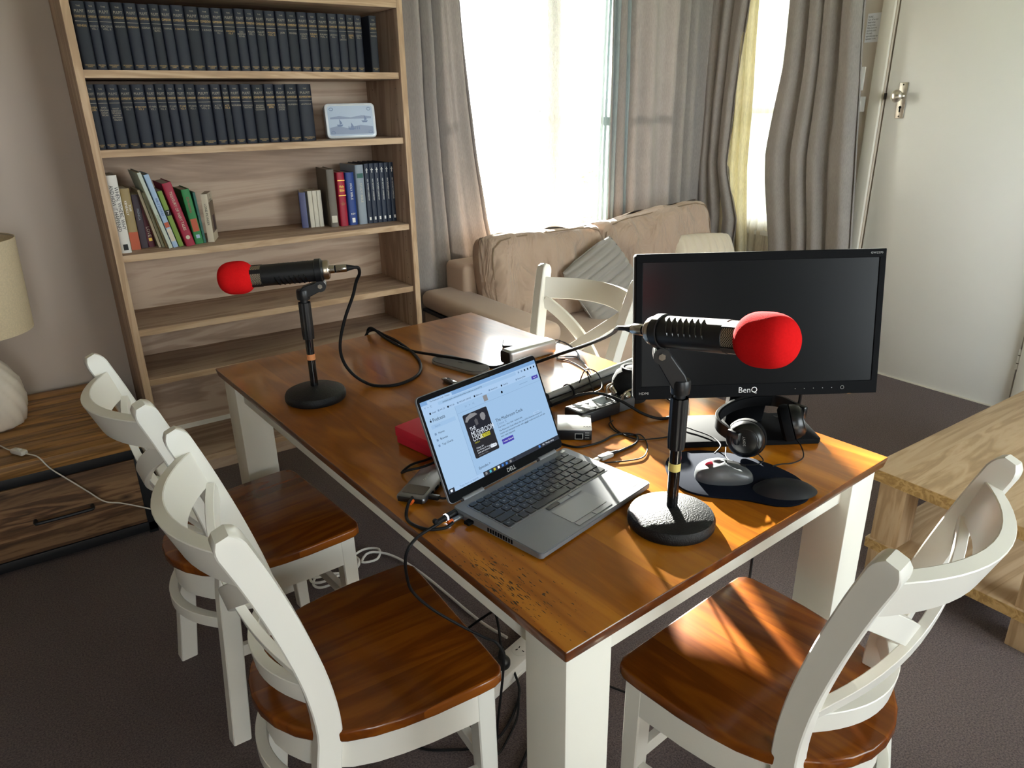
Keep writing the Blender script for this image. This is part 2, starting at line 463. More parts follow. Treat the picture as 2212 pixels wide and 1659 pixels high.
emit('scr_dark', '#2a2b33', 0.360); emit('scr_card', '#2f2f33', 0.360); emit('scr_text', '#1b2430', 0.320); emit('scr_faint', '#7a97b8', 0.360)
emit('scr_purple', '#4a43a8', 0.380); emit('scr_white', '#e4ecf6', 0.400); emit('scr_yellow', '#c9c23a', 0.360); emit('scr_grey', '#8d8d90', 0.360); emit('scr_mid', '#5b5b5f', 0.360)
emit('scr_teal', '#4fb3c9', 0.360); emit('scr_blue', '#4f86d8', 0.360); emit('scr_task', '#353a44', 0.360); emit('led_white', '#cfe6ff', 4.0); emit('led_amber', '#ffb060', 2.5)
def bookmat(n, c, rough=.55): return plain(n, c, rough, var=(12, .15))
for n, c in (('bk_white', '#dcd8d0'), ('bk_tan', '#9a8458'), ('bk_dark', '#33202a'), ('bk_maroon', '#5a1422'), ('bk_beige', '#b7a88a'), ('bk_olive', '#8d8a6c'), ('bk_pale', '#bcc4b4'), ('bk_sky', '#9fb6cf'),
             ('bk_green', '#3e7a2a'), ('bk_lime', '#77912f'), ('bk_red', '#9c1233'), ('bk_kelly', '#1f7a3a'), ('bk_teal', '#1e5c50'), ('bk_cream', '#cfc3ac'), ('bk_photo', '#7b6a58'), ('bk_violet', '#575a80'),
             ('bk_ivory', '#cfc8b6'), ('bk_taupe', '#6b6357'), ('bk_crimson', '#a3122f'), ('bk_royal', '#1f3f86'), ('bk_bluegrey', '#8f9aa4'), ('bk_navy', '#0c1c33'), ('bk_brown', '#6e4a2a'), ('bk_orange', '#b5502a')):
    bookmat(n, c)
plain('monitor_screen', '#050608', .28, spec=.16, var=(5, .1))
plain('mirror_glass', '#1a1c1e', .03, spec=1.0, coat=1.0)

# worn dark flecks in the finish where hands and a chair have rubbed the table edge
_m = MATS['table_wood']; _t = _m.node_tree; _b = _t.nodes['Principled BSDF']; _src = _b.inputs['Base Color'].links[0].from_socket
def _n(kind, **kw):
    x = _t.nodes.new(kind)
    for a, b in kw.items(): x.inputs[a].default_value = b
    return x
_tc = _n('ShaderNodeTexCoord'); _mp = _n('ShaderNodeMapping'); _mp.inputs['Scale'].default_value = (420, 70, 1); _t.links.new(_tc.outputs['Object'], _mp.inputs['Vector'])
_no = _n('ShaderNodeTexNoise', Scale=1.0, Detail=2.0); _t.links.new(_mp.outputs[0], _no.inputs['Vector'])
_vd = _t.nodes.new('ShaderNodeVectorMath'); _vd.operation = 'MULTIPLY'; _vd.inputs[1].default_value = (17.0, 7.5, 0)
_va = _t.nodes.new('ShaderNodeVectorMath'); _va.operation = 'ADD'; _va.inputs[1].default_value = (.425, .575, 0); _t.links.new(_tc.outputs['Object'], _va.inputs[0]); _t.links.new(_va.outputs[0], _vd.inputs[0])
_ln = _t.nodes.new('ShaderNodeVectorMath'); _ln.operation = 'LENGTH'; _t.links.new(_vd.outputs[0], _ln.inputs[0])
_th = _t.nodes.new('ShaderNodeMath'); _th.operation = 'MULTIPLY_ADD'; _th.inputs[1].default_value = .13; _th.inputs[2].default_value = .555; _t.links.new(_ln.outputs['Value'], _th.inputs[0])
_gt = _t.nodes.new('ShaderNodeMath'); _gt.operation = 'GREATER_THAN'; _t.links.new(_no.outputs['Fac'], _gt.inputs[0]); _t.links.new(_th.outputs[0], _gt.inputs[1])
_mx = _t.nodes.new('ShaderNodeMix'); _mx.data_type = 'RGBA'; _mx.inputs[7].default_value = (*lin('#3a2410'), 1); _t.links.new(_src, _mx.inputs[6]); _t.links.new(_gt.outputs[0], _mx.inputs[0]); _t.links.new(_mx.outputs[2], _b.inputs['Base Color'])
# ------------------------------------------------------------------ room shell
YB, XR, XL, YR, ZC = 0.97, 2.62, -3.2, -4.2, 2.5
TH_W = .14
def cells(bm, ub, zb, holes, place):
    """solid wall of boxes on a grid of breaks, leaving the holes (u0,u1,z0,z1) open"""
    for u0, u1 in zip(ub, ub[1:]):
        for z0, z1 in zip(zb, zb[1:]):
            um, zm = (u0 + u1) / 2, (z0 + z1) / 2
            if any(a < um < b and c < zm < d for a, b, c, d in holes): continue
            place(bm, u0, u1, z0, z1)
def wall(name, holes, umin, umax, place, mat, label):
    bm = bm_new(); ub = sorted({umin, umax, *[h[0] for h in holes], *[h[1] for h in holes]}); zb = sorted({0, ZC, *[h[2] for h in holes], *[h[3] for h in holes]})
    cells(bm, ub, zb, holes, place); return struct(name, bm, mat, label)
W1 = (.65, 2.40, .70, 2.15); W2 = (.0, .80, .70, 2.15); W3 = (.05, 2.35, .7, 2.3); W4 = (-2.1, -1.4, .7, 2.3); DR = (-1.095, -.205, 0, 2.05)
wall('wall_back', [W1], XL - TH_W, XR + TH_W, lambda b, u0, u1, z0, z1: box(b, ((u0 + u1) / 2, YB + TH_W / 2, (z0 + z1) / 2), (u1 - u0, TH_W, z1 - z0)), 'wall_paint', 'beige painted wall behind the bookcase and sofa')
wall('wall_right', [W2, DR], YR, YB, lambda b, u0, u1, z0, z1: box(b, (XR + TH_W / 2, (u0 + u1) / 2, (z0 + z1) / 2), (TH_W, u1 - u0, z1 - z0)), 'wall_paint_right', 'beige painted wall around the white door')
wall('wall_left', [], YR, YB, lambda b, u0, u1, z0, z1: box(b, (XL - TH_W / 2, (u0 + u1) / 2, (z0 + z1) / 2), (TH_W, u1 - u0, z1 - z0)), 'wall_paint', 'beige painted side wall')
wall('wall_front', [W3, W4], XL - TH_W, XR + TH_W, lambda b, u0, u1, z0, z1: box(b, ((u0 + u1) / 2, YR - TH_W / 2, (z0 + z1) / 2), (u1 - u0, TH_W, z1 - z0)), 'wall_paint', 'beige painted wall behind the viewer')
bm = bm_new(); box(bm, ((XL + XR) / 2, (YB + YR) / 2, -.06), (XR - XL + .28, YB - YR + .28, .12)); struct('floor', bm, 'carpet', 'dark mauve-brown carpet')
bm = bm_new(); box(bm, ((XL + XR) / 2, (YB + YR) / 2, ZC + .05), (XR - XL + .28, YB - YR + .28, .1)); struct('ceiling', bm, 'ceiling_paint', 'white ceiling')
bm = bm_new(); box(bm, ((XL + XR) / 2, YB - .009, .05), (XR - XL, .018, .10), bev=.004); struct('baseboard_back', bm, 'trim_white', 'white skirting board along the back wall')
bm = bm_new(); box(bm, (XR - .009, .38, .05), (.018, 1.14, .10), bev=.004); box(bm, (XR - .009, -2.65, .05), (.018, 3.0, .10), bev=.004); struct('baseboard_right', bm, 'trim_white', 'white skirting board beside the door')

def window(name, place, w0, w1, z0, z1, mull, trans, label):
    """timber window in plan direction u; place(u, d, z, su, sd, sz) gives box centre/size in world (d = depth into the wall)"""
    bm = bm_new(); F = .055
    for u in (w0 + F / 2, w1 - F / 2): box(bm, *place(u, .07, (z0 + z1) / 2, F, .09, z1 - z0), bev=.004)
    for z in (z0 + F / 2, z1 - F / 2): box(bm, *place((w0 + w1) / 2, .07, z, w1 - w0, .09, F), bev=.004)
    root = struct(name, bm, 'gloss_white', label)
    bm = bm_new(); box(bm, *place((w0 + w1) / 2, .02, z0 - .015, w1 - w0 + .1, .12, .03), bev=.006); obj('window_sill', bm, 'gloss_white', root)
    us = [w0 + F]
    for m, mw in mull:
        bm = bm_new(); box(bm, *place(m, .075, (z0 + z1) / 2, mw, .13 if mw > .1 else .07, z1 - z0 - .1), bev=.004); obj('mullion', bm, 'gloss_white', root); us += [m - mw / 2, m + mw / 2]
    us.append(w1 - F)
    for a, b in zip(us[::2], us[1::2]):
        bm = bm_new(); box(bm, *place((a + b) / 2, .07, trans, b - a, .05, .035), bev=.004); obj('transom_bar', bm, 'gloss_white', root)
        for c, d in ((z0 + F, trans - .017), (trans + .017, z1 - F)):
            bm = bm_new(); box(bm, *place((a + b) / 2, .08, (c + d) / 2, b - a, .004, d - c)); obj('pane', bm, 'window_glass', root)
    return root
pb = lambda u, d, z, su, sd, sz: ((u, YB + d, z), (su, sd, sz))
pr = lambda u, d, z, su, sd, sz: ((XR + d, u, z), (sd, su, sz))
pf = lambda u, d, z, su, sd, sz: ((u, YR - d, z), (su, sd, sz))
pl = lambda u, d, z, su, sd, sz: ((XL - d, u, z), (sd, su, sz))
window('window_1', pb, *W1, [(1.41, .135)], 1.395, 'white timber window behind the sofa')
window('window_2', pr, *W2, [], 1.395, 'narrow white window in the corner by the door')
window('window_3', pf, *W3, [(1.2, .06)], 1.5, 'window behind the viewer')
window('window_4', pf, *W4, [(-1.75, .05)], 1.5, 'second window behind the viewer')

# door
bm = bm_new(); box(bm, (XR + .028, -.65, 1.023), (.04, .872, 2.036), bev=.003)
door = struct('door_1', bm, 'gloss_white', 'flush white painted door with an old chrome knob')
bm = bm_new()
for y, s in ((-.168, .066), (-1.132, .066)): box(bm, (XR - .009, y, 1.05), (.02, s, 2.1), bev=.006)
box(bm, (XR - .009, -.65, 2.085), (.02, 1.03, .066), bev=.006)
struct('trim_1', bm, 'trim_white', 'white door architrave')
bm = bm_new()
for y in (-.217, -1.083): box(bm, (XR + .07, y, 1.02), (.04, .05, 2.05))
box(bm, (XR + .07, -.65, 2.03), (.04, .9, .06)); box(bm, (XR + .05, -.65, -.02), (.1, .9, .05))
obj('door_stop', bm, 'trim_white', door)
bm = bm_new(); box(bm, (XR + .005, -.30, 1.44), (.005, .045, .17), bev=.002); plate = obj('door_plate', bm, 'old_chrome', door); plate['label'] = 'worn chrome backplate with a keyhole'
bm = bm_new(); lathe(bm, [(.007, 0), (.004, .003)], 14, M=T((XR + .0015, -.30, 1.408)) @ Matrix.Rotation(-math.pi / 2, 4, 'Y')); box(bm, (XR + .0015, -.30, 1.395), (.003, .006, .02)); obj('keyhole', bm, 'black_matte', plate)
for z in (1.515, 1.365):
    bm = bm_new(); lathe(bm, [(.004, 0), (.003, .002)], 10, M=T((XR + .0015, -.30, z)) @ Matrix.Rotation(-math.pi / 2, 4, 'Y')); obj('screw', bm, 'screw_dark', plate)
bm = bm_new(); lathe(bm, [(.016, 0), (.012, .012), (.011, .028), (.02, .034), (.0285, .043), (.0295, .052), (.024, .062), (.012, .068), (.002, .069)], 28, M=T((XR + .003, -.298, 1.462)) @ Matrix.Rotation(-math.pi / 2, 4, 'Y')); obj('door_knob', bm, 'old_chrome', door)
bm = bm_new(); box(bm, (XR + .003, -.2135, 1.462), (.012, .008, .03)); obj('latch', bm, 'screw_dark', door)
for zc in (.27, 1.75):
    bm = bm_new(); tube(bm, [(XR + .004, -1.089, zc - .05), (XR + .004, -1.089, zc + .05)], .0065, 10); hg = obj('hinge', bm, 'gloss_white', door)
    for z in (zc - .02, zc + .02):
        bm = bm_new(); tube(bm, [(XR + .004, -1.089, z - .0015), (XR + .004, -1.089, z + .0015)], .0072, 10); obj('knuckle_gap', bm, 'screw_dark', hg)

# wall plates and the taped note between curtain and architrave
t = thing('power_outlet', 'white wall outlet with a plugged-in adaptor, half behind the curtain', 'outlet', (XR, -.045, 1.55))
bm = bm_new(); box(bm, (-.005, 0, 0), (.01, .085, .115), bev=.003); obj('face_plate', bm, 'white_plastic', t)
bm = bm_new(); box(bm, (-.02, .0, -.03), (.03, .05, .05), bev=.006); obj('adaptor', bm, 'white_plastic', t)
for y, z in ((-.012, .035), (-.012, .015)):
    bm = bm_new(); box(bm, (-.011, y, z), (.003, .004, .012)); obj('slot', bm, 'black_matte', t)
t = thing('light_switch', 'white light switch plate below the outlet, beside the curtain', 'switch', (XR, -.07, 1.425))
bm = bm_new(); box(bm, (-.005, 0, 0), (.01, .085, .075), bev=.003); obj('face_plate', bm, 'white_plastic', t)
bm = bm_new(); box(bm, (-.011, -.01, 0), (.006, .02, .03), bev=.002); obj('rocker', bm, 'white_plastic', t)
t = thing('taped_note', 'white printed note asking to turn off the heater, taped beside the door', 'note', (XR - .002, -.105, 1.79))
bm = bm_new(); box(bm, (0, 0, 0), (.0012, .098, .135)); obj('paper', bm, 'paper_white', t)
NM = frame((-.0012, 0, 0), (0, -1, 0), (0, 0, 1))
text('lettering', 'PLEASE ...\nTurn off air-con /\nheater when\nleaving room.\nHelp us save on\nelectricity costs.\nWe really\nappreciate your co-\noperation in this.', .0125, 'ink_black', t, NM @ T((-.044, .0, 0)), 'LEFT', w=.088, spacing=1.02)

# outside
bm = bm_new(); box(bm, (0, 6, -.55), (40, 40, .1)); struct('ground_outside', bm, 'lawn', 'sunlit garden ground outside the windows')
def shrub(loc, r, h, seed, label):
    t = thing('garden_shrub', label, 'shrub', loc, group='shrubs outside the window'); random.seed(seed)
    bm = bm_new()
    for i in range(260):
        a = random.uniform(0, 6.28); rr = r * math.sqrt(random.random()); z = h * random.random() ** .8
        rr *= (1 - .6 * (z / h) ** 2); s = random.uniform(.04, .09); p = Vector((rr * math.cos(a), rr * math.sin(a), z))
        d = Vector((random.uniform(-1, 1), random.uniform(-1, 1), random.uniform(-.3, 1))).normalized(); e = d.orthogonal().normalized()
        vs = [bm.verts.new(p + d * s * u + e * s * w_ ) for u, w_ in ((-1, 0), (-.2, .4), (1, 0), (-.2, -.4))]; bm.faces.new(vs)
    f = obj('foliage', bm, 'shrub_green', t); f['kind'] = 'stuff'
    bm = bm_new(); tube(bm, [(0, 0, 0), (.02, 0, h * .5), (0, .03, h * .8)], [.03, .02, .01], 6); obj('stem', bm, 'bk_brown', t)
shrub((1.0, 2.6, -.5), .55, 1.45, 3, 'low garden shrub outside the window beside the mullion')
shrub((3.2, 2.6, -.5), .55, 1.4, 4, 'pale garden shrub outside the window behind the curtain')
shrub((1.75, 3.4, -.5), .5, 1.45, 5, 'small garden shrub outside, beyond the sofa cushions')
random.seed(7)
tr = thing('sun_block_tree', 'slender tree added outside to block sun, hidden behind the window drape', 'sun blocker', (2.946, 5.0, -.5))  # unseen tree, added to keep direct sun off the laptop
bm = bm_new(); tube(bm, [(0, 0, 0), (.01, 0, 1.5), (-.01, .01, 3.0), (.02, 0, 4.6)], [.07, .065, .06, .04], 12); obj('added_trunk', bm, 'bk_brown', tr)
bm = bm_new(); random.seed(12)
for i in range(320):
    d = Vector((random.gauss(0, 1), random.gauss(0, 1), random.gauss(0, .8))); p = Vector((0, 0, 5.0)) + d.normalized() * random.uniform(.2, 1.0); e = d.orthogonal().normalized(); f_ = d.normalized().cross(e); q = random.uniform(.05, .11)
    bm.faces.new([bm.verts.new(p + e * q * a + f_ * q * b) for a, b in ((-1, 0), (0, .5), (1, 0), (0, -.5))])
cr_ = obj('added_crown', bm, 'shrub_green', tr); cr_['kind'] = 'stuff'; random.seed(7)

# ------------------------------------------------------------------ curtains
def lerp_tab(tab, z):
    tab = sorted(tab)
    if z <= tab[0][0]: return tab[0][1]
    for (a, p), (b, q) in zip(tab, tab[1:]):
        if z <= b: return p + (q - p) * (z - a) / (b - a)
    return tab[-1][1]
def curtain(name, label, mat, axis, c, left, right, folds, amp, seed, z0=.03, z1=2.28, group=None, lin_mat=None, lin_off=.012, lin_left=None, lin_right=None, thick=.0025, gather=1.0, nu=None):
    """hanging cloth; left/right: (z, position) tables along the wall; c: distance of the wall plane"""
    def surf(off, L, R):
        def f(u, v):
            z = z0 + (z1 - z0) * v
            a, b = lerp_tab(L, z), lerp_tab(R, z)
            uu = u + .035 * math.sin(2 * math.pi * (u * 1.7 + seed))
            ph = 2 * math.pi * folds * uu + .25 * math.sin(seed * 3 + 2.1 * v)
            env = amp * (.75 + .35 * noise.noise(Vector((u * 4, v * 1.2, seed))))
            d = env * (math.sin(ph) + .28 * math.sin(2 * ph + seed)) + .014 * noise.noise(Vector((u * 5, v * 1.6, seed + 3))) + .003 * noise.noise(Vector((u * 22, v * 3, seed)))
            w = a + (b - a) * u + .010 * math.cos(ph) * gather + .006 * noise.noise(Vector((u * 3, v * 6, seed + 9)))
            return Vector((w, c + d + off, z)) if axis == 'x' else Vector((c + d + off, w, z))
        return f
    n = nu or int(max(24, folds * 14))
    bm = bm_new(); sheet(bm, surf(0, left, right), n, 34)
    r = thing(name, label, 'curtain', (0, 0, 0), group=group)
    o = obj('drape', bm, mat, r, sharp=80)
    sd = o.modifiers.new('thickness', 'SOLIDIFY'); sd.thickness = thick
    if lin_mat:
        bm = bm_new(); sheet(bm, surf(lin_off, lin_left or left, lin_right or right), n, 24); q = obj('lining', bm, lin_mat, r, sharp=80)
    return r
G = 'grey linen curtains'
curtain('curtain', 'grey linen curtain hanging between the bookcase and the sheer', 'curtain_cloth', 'x', .895,
        [(0, .36), (.9, .42), (2.3, .45)], [(0, 1.0), (.55, .97), (.87, .885), (1.2, .835), (1.5, .80), (1.95, .765), (2.3, .75)], 4.5, .032, .3, group=G, lin_mat=None)
curtain('curtain', 'grey linen curtain with a blue-grey lining edge, behind the sofa cushions', 'curtain_cloth', 'x', .895,
        [(0, 1.72), (2.3, 1.70)], [(0, 2.52), (2.3, 2.50)], 6.5, .03, 1.7, group=G, lin_mat='lining_blue', lin_off=.02, lin_left=[(0, 1.655), (.87, 1.66), (1.5, 1.675), (2.3, 1.70)], lin_right=[(0, 1.9), (2.3, 1.9)])
curtain('curtain', 'grey linen curtain in the window corner with a cream lining folded out', 'curtain_cloth', 'y', 2.515,
        [(0, .55), (.6, .56), (.75, .545), (1.07, .665), (1.5, .65), (1.98, .608), (2.3, .56)], [(0, .90), (2.3, .90)], 3.0, .026, 2.9, group=G, lin_mat='lining_cream', lin_off=.022,
        lin_left=[(0, .48), (.6, .485), (1.07, .545), (1.5, .555), (1.98, .58), (2.3, .56)], lin_right=[(0, .72), (2.3, .72)])
curtain('curtain', 'grey linen curtain beside the door, rightmost of the four drapes', 'curtain_cloth', 'y', 2.50,
        [(0, -.25), (.7, -.22), (1.9, -.10), (2.3, -.08)], [(0, .27), (.64, .29), (1.0, .37), (1.17, .39), (1.6, .335), (1.95, .335), (2.3, .30)], 4.2, .036, 4.1, group=G)
GS = 'sheer curtains'
curtain('sheer_curtain', 'white sheer curtain over the large window behind the sofa', 'sheer_cloth', 'x', .945,
        [(0, .78), (2.3, .74)], [(0, 1.52), (2.3, 1.50)], 8, .008, 5.3, group=GS, thick=.0, gather=.5)
curtain('sheer_curtain', 'cream sheer curtain in the narrow gap by the door', 'sheer_folded', 'y', 2.585,
        [(0, .16), (2.3, .16)], [(0, .80), (2.3, .80)], 9, .010, 6.1, group=GS, thick=.0, gather=.5)
for o in [x for x in bpy.data.objects if x.name.startswith('drape')]:
    if o.parent and o.parent.name.startswith('sheer'): o.modifiers.clear()
bm = bm_new(); tube(bm, [(.3, .90, 2.3), (2.5, .90, 2.3)], .012, 10); tag(obj('curtain_rail', bm, 'trim_white'), 'white curtain rail above the large window', 'curtain rail')
bm = bm_new(); tube(bm, [(2.52, .88, 2.3), (2.52, -.3, 2.3)], .012, 10); tag(obj('curtain_rail', bm, 'trim_white'), 'white curtain rail above the narrow corner window', 'curtain rail')
# ------------------------------------------------------------------ dining table
TA = math.radians(4.078)
TC = Vector((-.3349, -1.0477, 0))
TBL = T(TC) @ Matrix.Rotation(TA, 4, 'Z')
table = thing('dining_table', 'dining table with glossy brown wooden top and white legs', 'table', M=TBL)
TW, TL_, TZ = .905, 1.5, .76
def tapered_slab(bm, w, l, z0, z1, under, bev):
    t = bmesh.new(); a = [(w / 2, l / 2), (-w / 2, l / 2), (-w / 2, -l / 2), (w / 2, -l / 2)]
    top = [t.verts.new((x, y, z1)) for x, y in a]; bot = [t.verts.new((x - math.copysign(under, x), y - math.copysign(under, y), z0)) for x, y in a]
    t.faces.new(top); t.faces.new(list(reversed(bot)))
    for i in range(4): t.faces.new((top[i], bot[i], bot[(i + 1) % 4], top[(i + 1) % 4]))
    bmesh.ops.recalc_face_normals(t, faces=t.faces[:]); bmesh.ops.bevel(t, geom=t.edges[:], offset=bev, segments=3, affect='EDGES', profile=.5)
    merge(bm, t)
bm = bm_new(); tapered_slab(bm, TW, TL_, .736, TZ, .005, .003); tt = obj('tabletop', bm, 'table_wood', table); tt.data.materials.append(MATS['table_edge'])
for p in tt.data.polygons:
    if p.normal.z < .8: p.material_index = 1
for sx in (-1, 1):
    for sy in (-1, 1):
        bm = bm_new(); box(bm, (sx * (TW / 2 - .061), sy * (TL_ / 2 - .061), .368), (.092, .092, .736), bev=.003); obj('leg', bm, 'table_white', table)
for s in (-1, 1):
    bm = bm_new(); box(bm, (s * (TW / 2 - .047), 0, .705), (.022, TL_ - .21, .062), bev=.002); obj('apron', bm, 'table_white', table)
    bm = bm_new(); box(bm, (0, s * (TL_ / 2 - .047), .705), (TW - .21, .022, .062), bev=.002); obj('apron', bm, 'table_white', table)

# ------------------------------------------------------------------ chairs
HALF = [(0, .21), (.15, .21), (.19, .2085), (.207, .199), (.214, .182), (.215, .15), (.2125, .06), (.206, 0), (.196, -.05), (.18, -.095), (.155, -.135), (.12, -.168), (.08, -.192), (.04, -.206), (0, -.21)]
OUT = HALF + [(-x, y) for x, y in reversed(HALF[1:-1])]
POST = [(-.172, 0), (-.15, .2), (-.132, .38), (-.120, .47), (-.132, .58), (-.161, .70), (-.195, .81), (-.222, .885), (-.236, .92)]
def post_y(z): return lerp_tab([(b, a) for a, b in POST], z)
LAT = [(0, .196), (.2, .176), (.45, .154), (.6, .161), (.75, .179), (.92, .203)]
def make_chair():
    c = thing('dining_chair', '', 'chair')
    bm = bm_new(); prism(bm, OUT, .436, .462, bev=.006, seg=3); obj('seat', bm, 'seat_wood', c)
    bm = bm_new(); N = len(OUT); k = .93; rings = []
    for x, y in OUT:
        ln = math.hypot(x, y) or 1; ox, oy = x * (1 - .017 / ln), y * (1 - .017 / ln); ix, iy = x * (1 - .037 / ln), y * (1 - .037 / ln)
        rings.append([bm.verts.new(p) for p in ((ox, oy, .362), (ox, oy, .437), (ix, iy, .437), (ix, iy, .362))])
    for i in range(N):
        A, B = rings[i], rings[(i + 1) % N]
        for j in range(4): bm.faces.new((A[j], B[j], B[(j + 1) % 4], A[(j + 1) % 4]))
    obj('seat_apron', bm, 'chair_white', c)
    for s in (-1, 1):
        pts = catmull([(s * lerp_tab(LAT, z), y, z) for y, z in POST], 4); n = len(pts)
        sc = [(1, 1)] * n; sc[-1] = (.45, .8); sc[-2] = (.8, .97); sc[-3] = (.93, 1)
        bm = bm_new(); ribbon(bm, pts, lambda i: (0, 1, 0), .044, .036, sc); obj('back_leg', bm, 'chair_white', c)
        bm = bm_new(); ribbon(bm, [(s * .186, .178, 0), (s * .184, .172, .2), (s * .182, .168, .437)], lambda i: (0, 1, 0), .04, .04, [(.8, .8), (.92, .92), (1, 1)]); obj('front_leg', bm, 'chair_white', c)
        bm = bm_new(); ribbon(bm, [(s * .185, .172, .21), (s * .172, -.146, .235)], lambda i: (0, 0, 1), .03, .018); obj('side_stretcher', bm, 'chair_white', c)
    def arc(z, bow, hw, dy=0, n=16): return [Vector((hw * (2 * i / n - 1), post_y(z) + dy - bow * (1 - (2 * i / n - 1) ** 2), z)) for i in range(n + 1)]
    lean = Vector((0, -.38, 1)).normalized()
    bm = bm_new(); ribbon(bm, arc(.842, .072, .186, .0), lambda i: lean, .074, .022); obj('top_rail', bm, 'chair_white', c)
    bm = bm_new(); ribbon(bm, arc(.535, .062, .148, .004), lambda i: Vector((0, -.12, 1)), .042, .02); obj('lower_rail', bm, 'chair_white', c)
    bm = bm_new(); ribbon(bm, arc(.315, .066, .155, .0), lambda i: Vector((0, 0, 1)), .03, .022); obj('rear_stretcher', bm, 'chair_white', c)
    for s in (-1, 1):
        n = 16; pts = []
        for i in range(n + 1):
            t = i / n; z = .80 - .25 * t; x = s * (.172 - .022 * t) * (2 * t - 1)
            pts.append(Vector((x, post_y(z) - (.060 - .004 * t) * (1 - (2 * t - 1) ** 2) + (.006 if s > 0 else -.004), z)))
        def U(i, pts=pts):
            tg = (pts[min(i + 1, n)] - pts[max(i - 1, 0)]).normalized(); nr = Vector((-pts[i].x * 1.1, 1, .2)).normalized(); return tg.cross(nr)
        bm = bm_new(); ribbon(bm, pts, U, .040, .016); obj('cross_slat', bm, 'chair_white', c)
    bm = bm_new(); ribbon(bm, [(-.18, .168, .24), (.18, .168, .24)], lambda i: (0, 0, 1), .03, .018); obj('front_stretcher', bm, 'chair_white', c)
    return c
chair0 = make_chair()
def put_chair(x, y, ang, label, first=False):
    c = chair0 if first else copy_tree(chair0)
    c.location = (x, y, 0); c.rotation_euler = (0, 0, math.radians(ang - 90)); tag(c, label, 'chair', 'white cross-back dining chairs'); return c
put_chair(-.845, -1.321, -1.6, 'white cross-back chair with brown seat, in front of the laptop beside the near table leg', True)
put_chair(-.890, -.715, 6.4, 'white cross-back chair with brown seat, nearest the bookcase and cabinet')
put_chair(-.229, -1.823, 95.7, 'white cross-back chair with sunlit brown seat, at the table end by the coffee table')
put_chair(.125, -.6245, 192, 'white cross-back chair on the sofa side of the table, partly behind the monitor')

# ------------------------------------------------------------------ bookcase
BX0, BX1, BY0, BY1, BZ = -.949, .2935, .585, .962, 1.868
bc = thing('bookcase', 'tall open oak-laminate bookcase with fixed shelves', 'bookcase', ((BX0 + BX1) / 2, (BY0 + BY1) / 2, 0)); bcx, bcy = (BX0 + BX1) / 2, (BY0 + BY1) / 2
PT = .027
for x in (BX0 + PT / 2, BX1 - PT / 2):
    bm = bm_new(); box(bm, (x - bcx, 0, BZ / 2), (PT, BY1 - BY0, BZ), bev=.001); sp = obj('side_panel', bm, 'oak_z', bc)
    bm = bm_new(); box(bm, (x - bcx, BY0 - bcy - .0006, BZ / 2), (PT - .002, .0016, BZ - .002)); obj('edge_band', bm, 'oak_edge_z', sp)
    if x > 0:
        for zz in [i * .064 + .12 for i in range(26)]:
            for yy in (.06, .30):
                bm = bm_new(); tube(bm, [(x - bcx - PT / 2 - .0006, BY0 + yy - bcy, zz), (x - bcx - PT / 2 + .001, BY0 + yy - bcy, zz)], .0026, 8); obj('peg_hole', bm, 'bk_taupe', sp)
SHELVES = [1.591, 1.328, .9526, .6624, .4553]
for z in SHELVES + [.075]:
    bm = bm_new(); box(bm, (0, .008, z - .013), (BX1 - BX0 - 2 * PT, BY1 - BY0 - .02, .026), bev=.001); sh = obj('shelf', bm, 'oak_x', bc)
    bm = bm_new(); box(bm, (0, BY0 - bcy + .0174, z - .013), (BX1 - BX0 - 2 * PT - .002, .0016, .025)); obj('edge_band', bm, 'oak_edge', sh)
bm = bm_new(); box(bm, (0, 0, BZ - .0165), (BX1 - BX0 - 2 * PT, BY1 - BY0, .033), bev=.001); tp = obj('top_panel', bm, 'oak_x', bc)
bm = bm_new(); box(bm, (0, BY0 - bcy - .0006, BZ - .0165), (BX1 - BX0 - 2 * PT - .002, .0016, .031)); obj('edge_band', bm, 'oak_edge', tp)
bm = bm_new(); box(bm, (0, BY1 - bcy - .006, BZ / 2), (BX1 - BX0 - 2 * PT, .006, BZ - .02)); obj('back_panel', bm, 'oak_x', bc)
bm = bm_new(); box(bm, (0, BY0 - bcy + .03, .025), (BX1 - BX0 - 2 * PT, .018, .05)); obj('kick_board', bm, 'oak_x', bc)

# ------------------------------------------------------------------ books
BK = {}
def cover_mesh(w, h, d, mat, rnd=.35, hard=True, head=.003):
    """hardback case: two boards and a rounded spine, origin at the bottom front (spine) centre; book extends to +y"""
    key = (round(w, 4), round(h, 4), round(d, 4), rnd, hard)
    bm = bm_new(); b = .0028 if hard else .0008; n = 8; oc = []; ic = []
    for i in range(n + 1):
        a = math.pi * i / n; oc.append((-w / 2 * math.cos(a), -w * .5 * rnd * math.sin(a) + w * .5 * rnd)); ic.append((-(w / 2 - b) * math.cos(a), -w * .5 * rnd * math.sin(a) * .9 + w * .5 * rnd + b))
    pr_ = [(-w / 2, d)] + oc + [(w / 2, d), (w / 2 - b, d)] + list(reversed(ic)) + [(-w / 2 + b, d)]
    prism(bm, pr_, 0, h); return bm
def book(label, x, y, z, w, h, d, mat, rotz=0.0, lean=0.0, group=None, rnd=.35, hard=True, pages='page_paper', name='book'):
    M = T((x, y, z)) @ Matrix.Rotation(rotz, 4, 'Z') @ Matrix.Rotation(lean, 4, 'Y')
    b = thing(name, label, 'book', M=M, group=group)
    obj('cover', cover_mesh(w, h, d, mat, rnd, hard), mat, b)
    bm = bm_new(); i = .003 if hard else .001; box(bm, (0, w * .5 * rnd + (d - w * .5 * rnd) / 2, h / 2), (w - (.0058 if hard else .0018), d - w * .5 * rnd - .006, h - 2 * i)); obj('page_block', bm, pages, b)
    return b
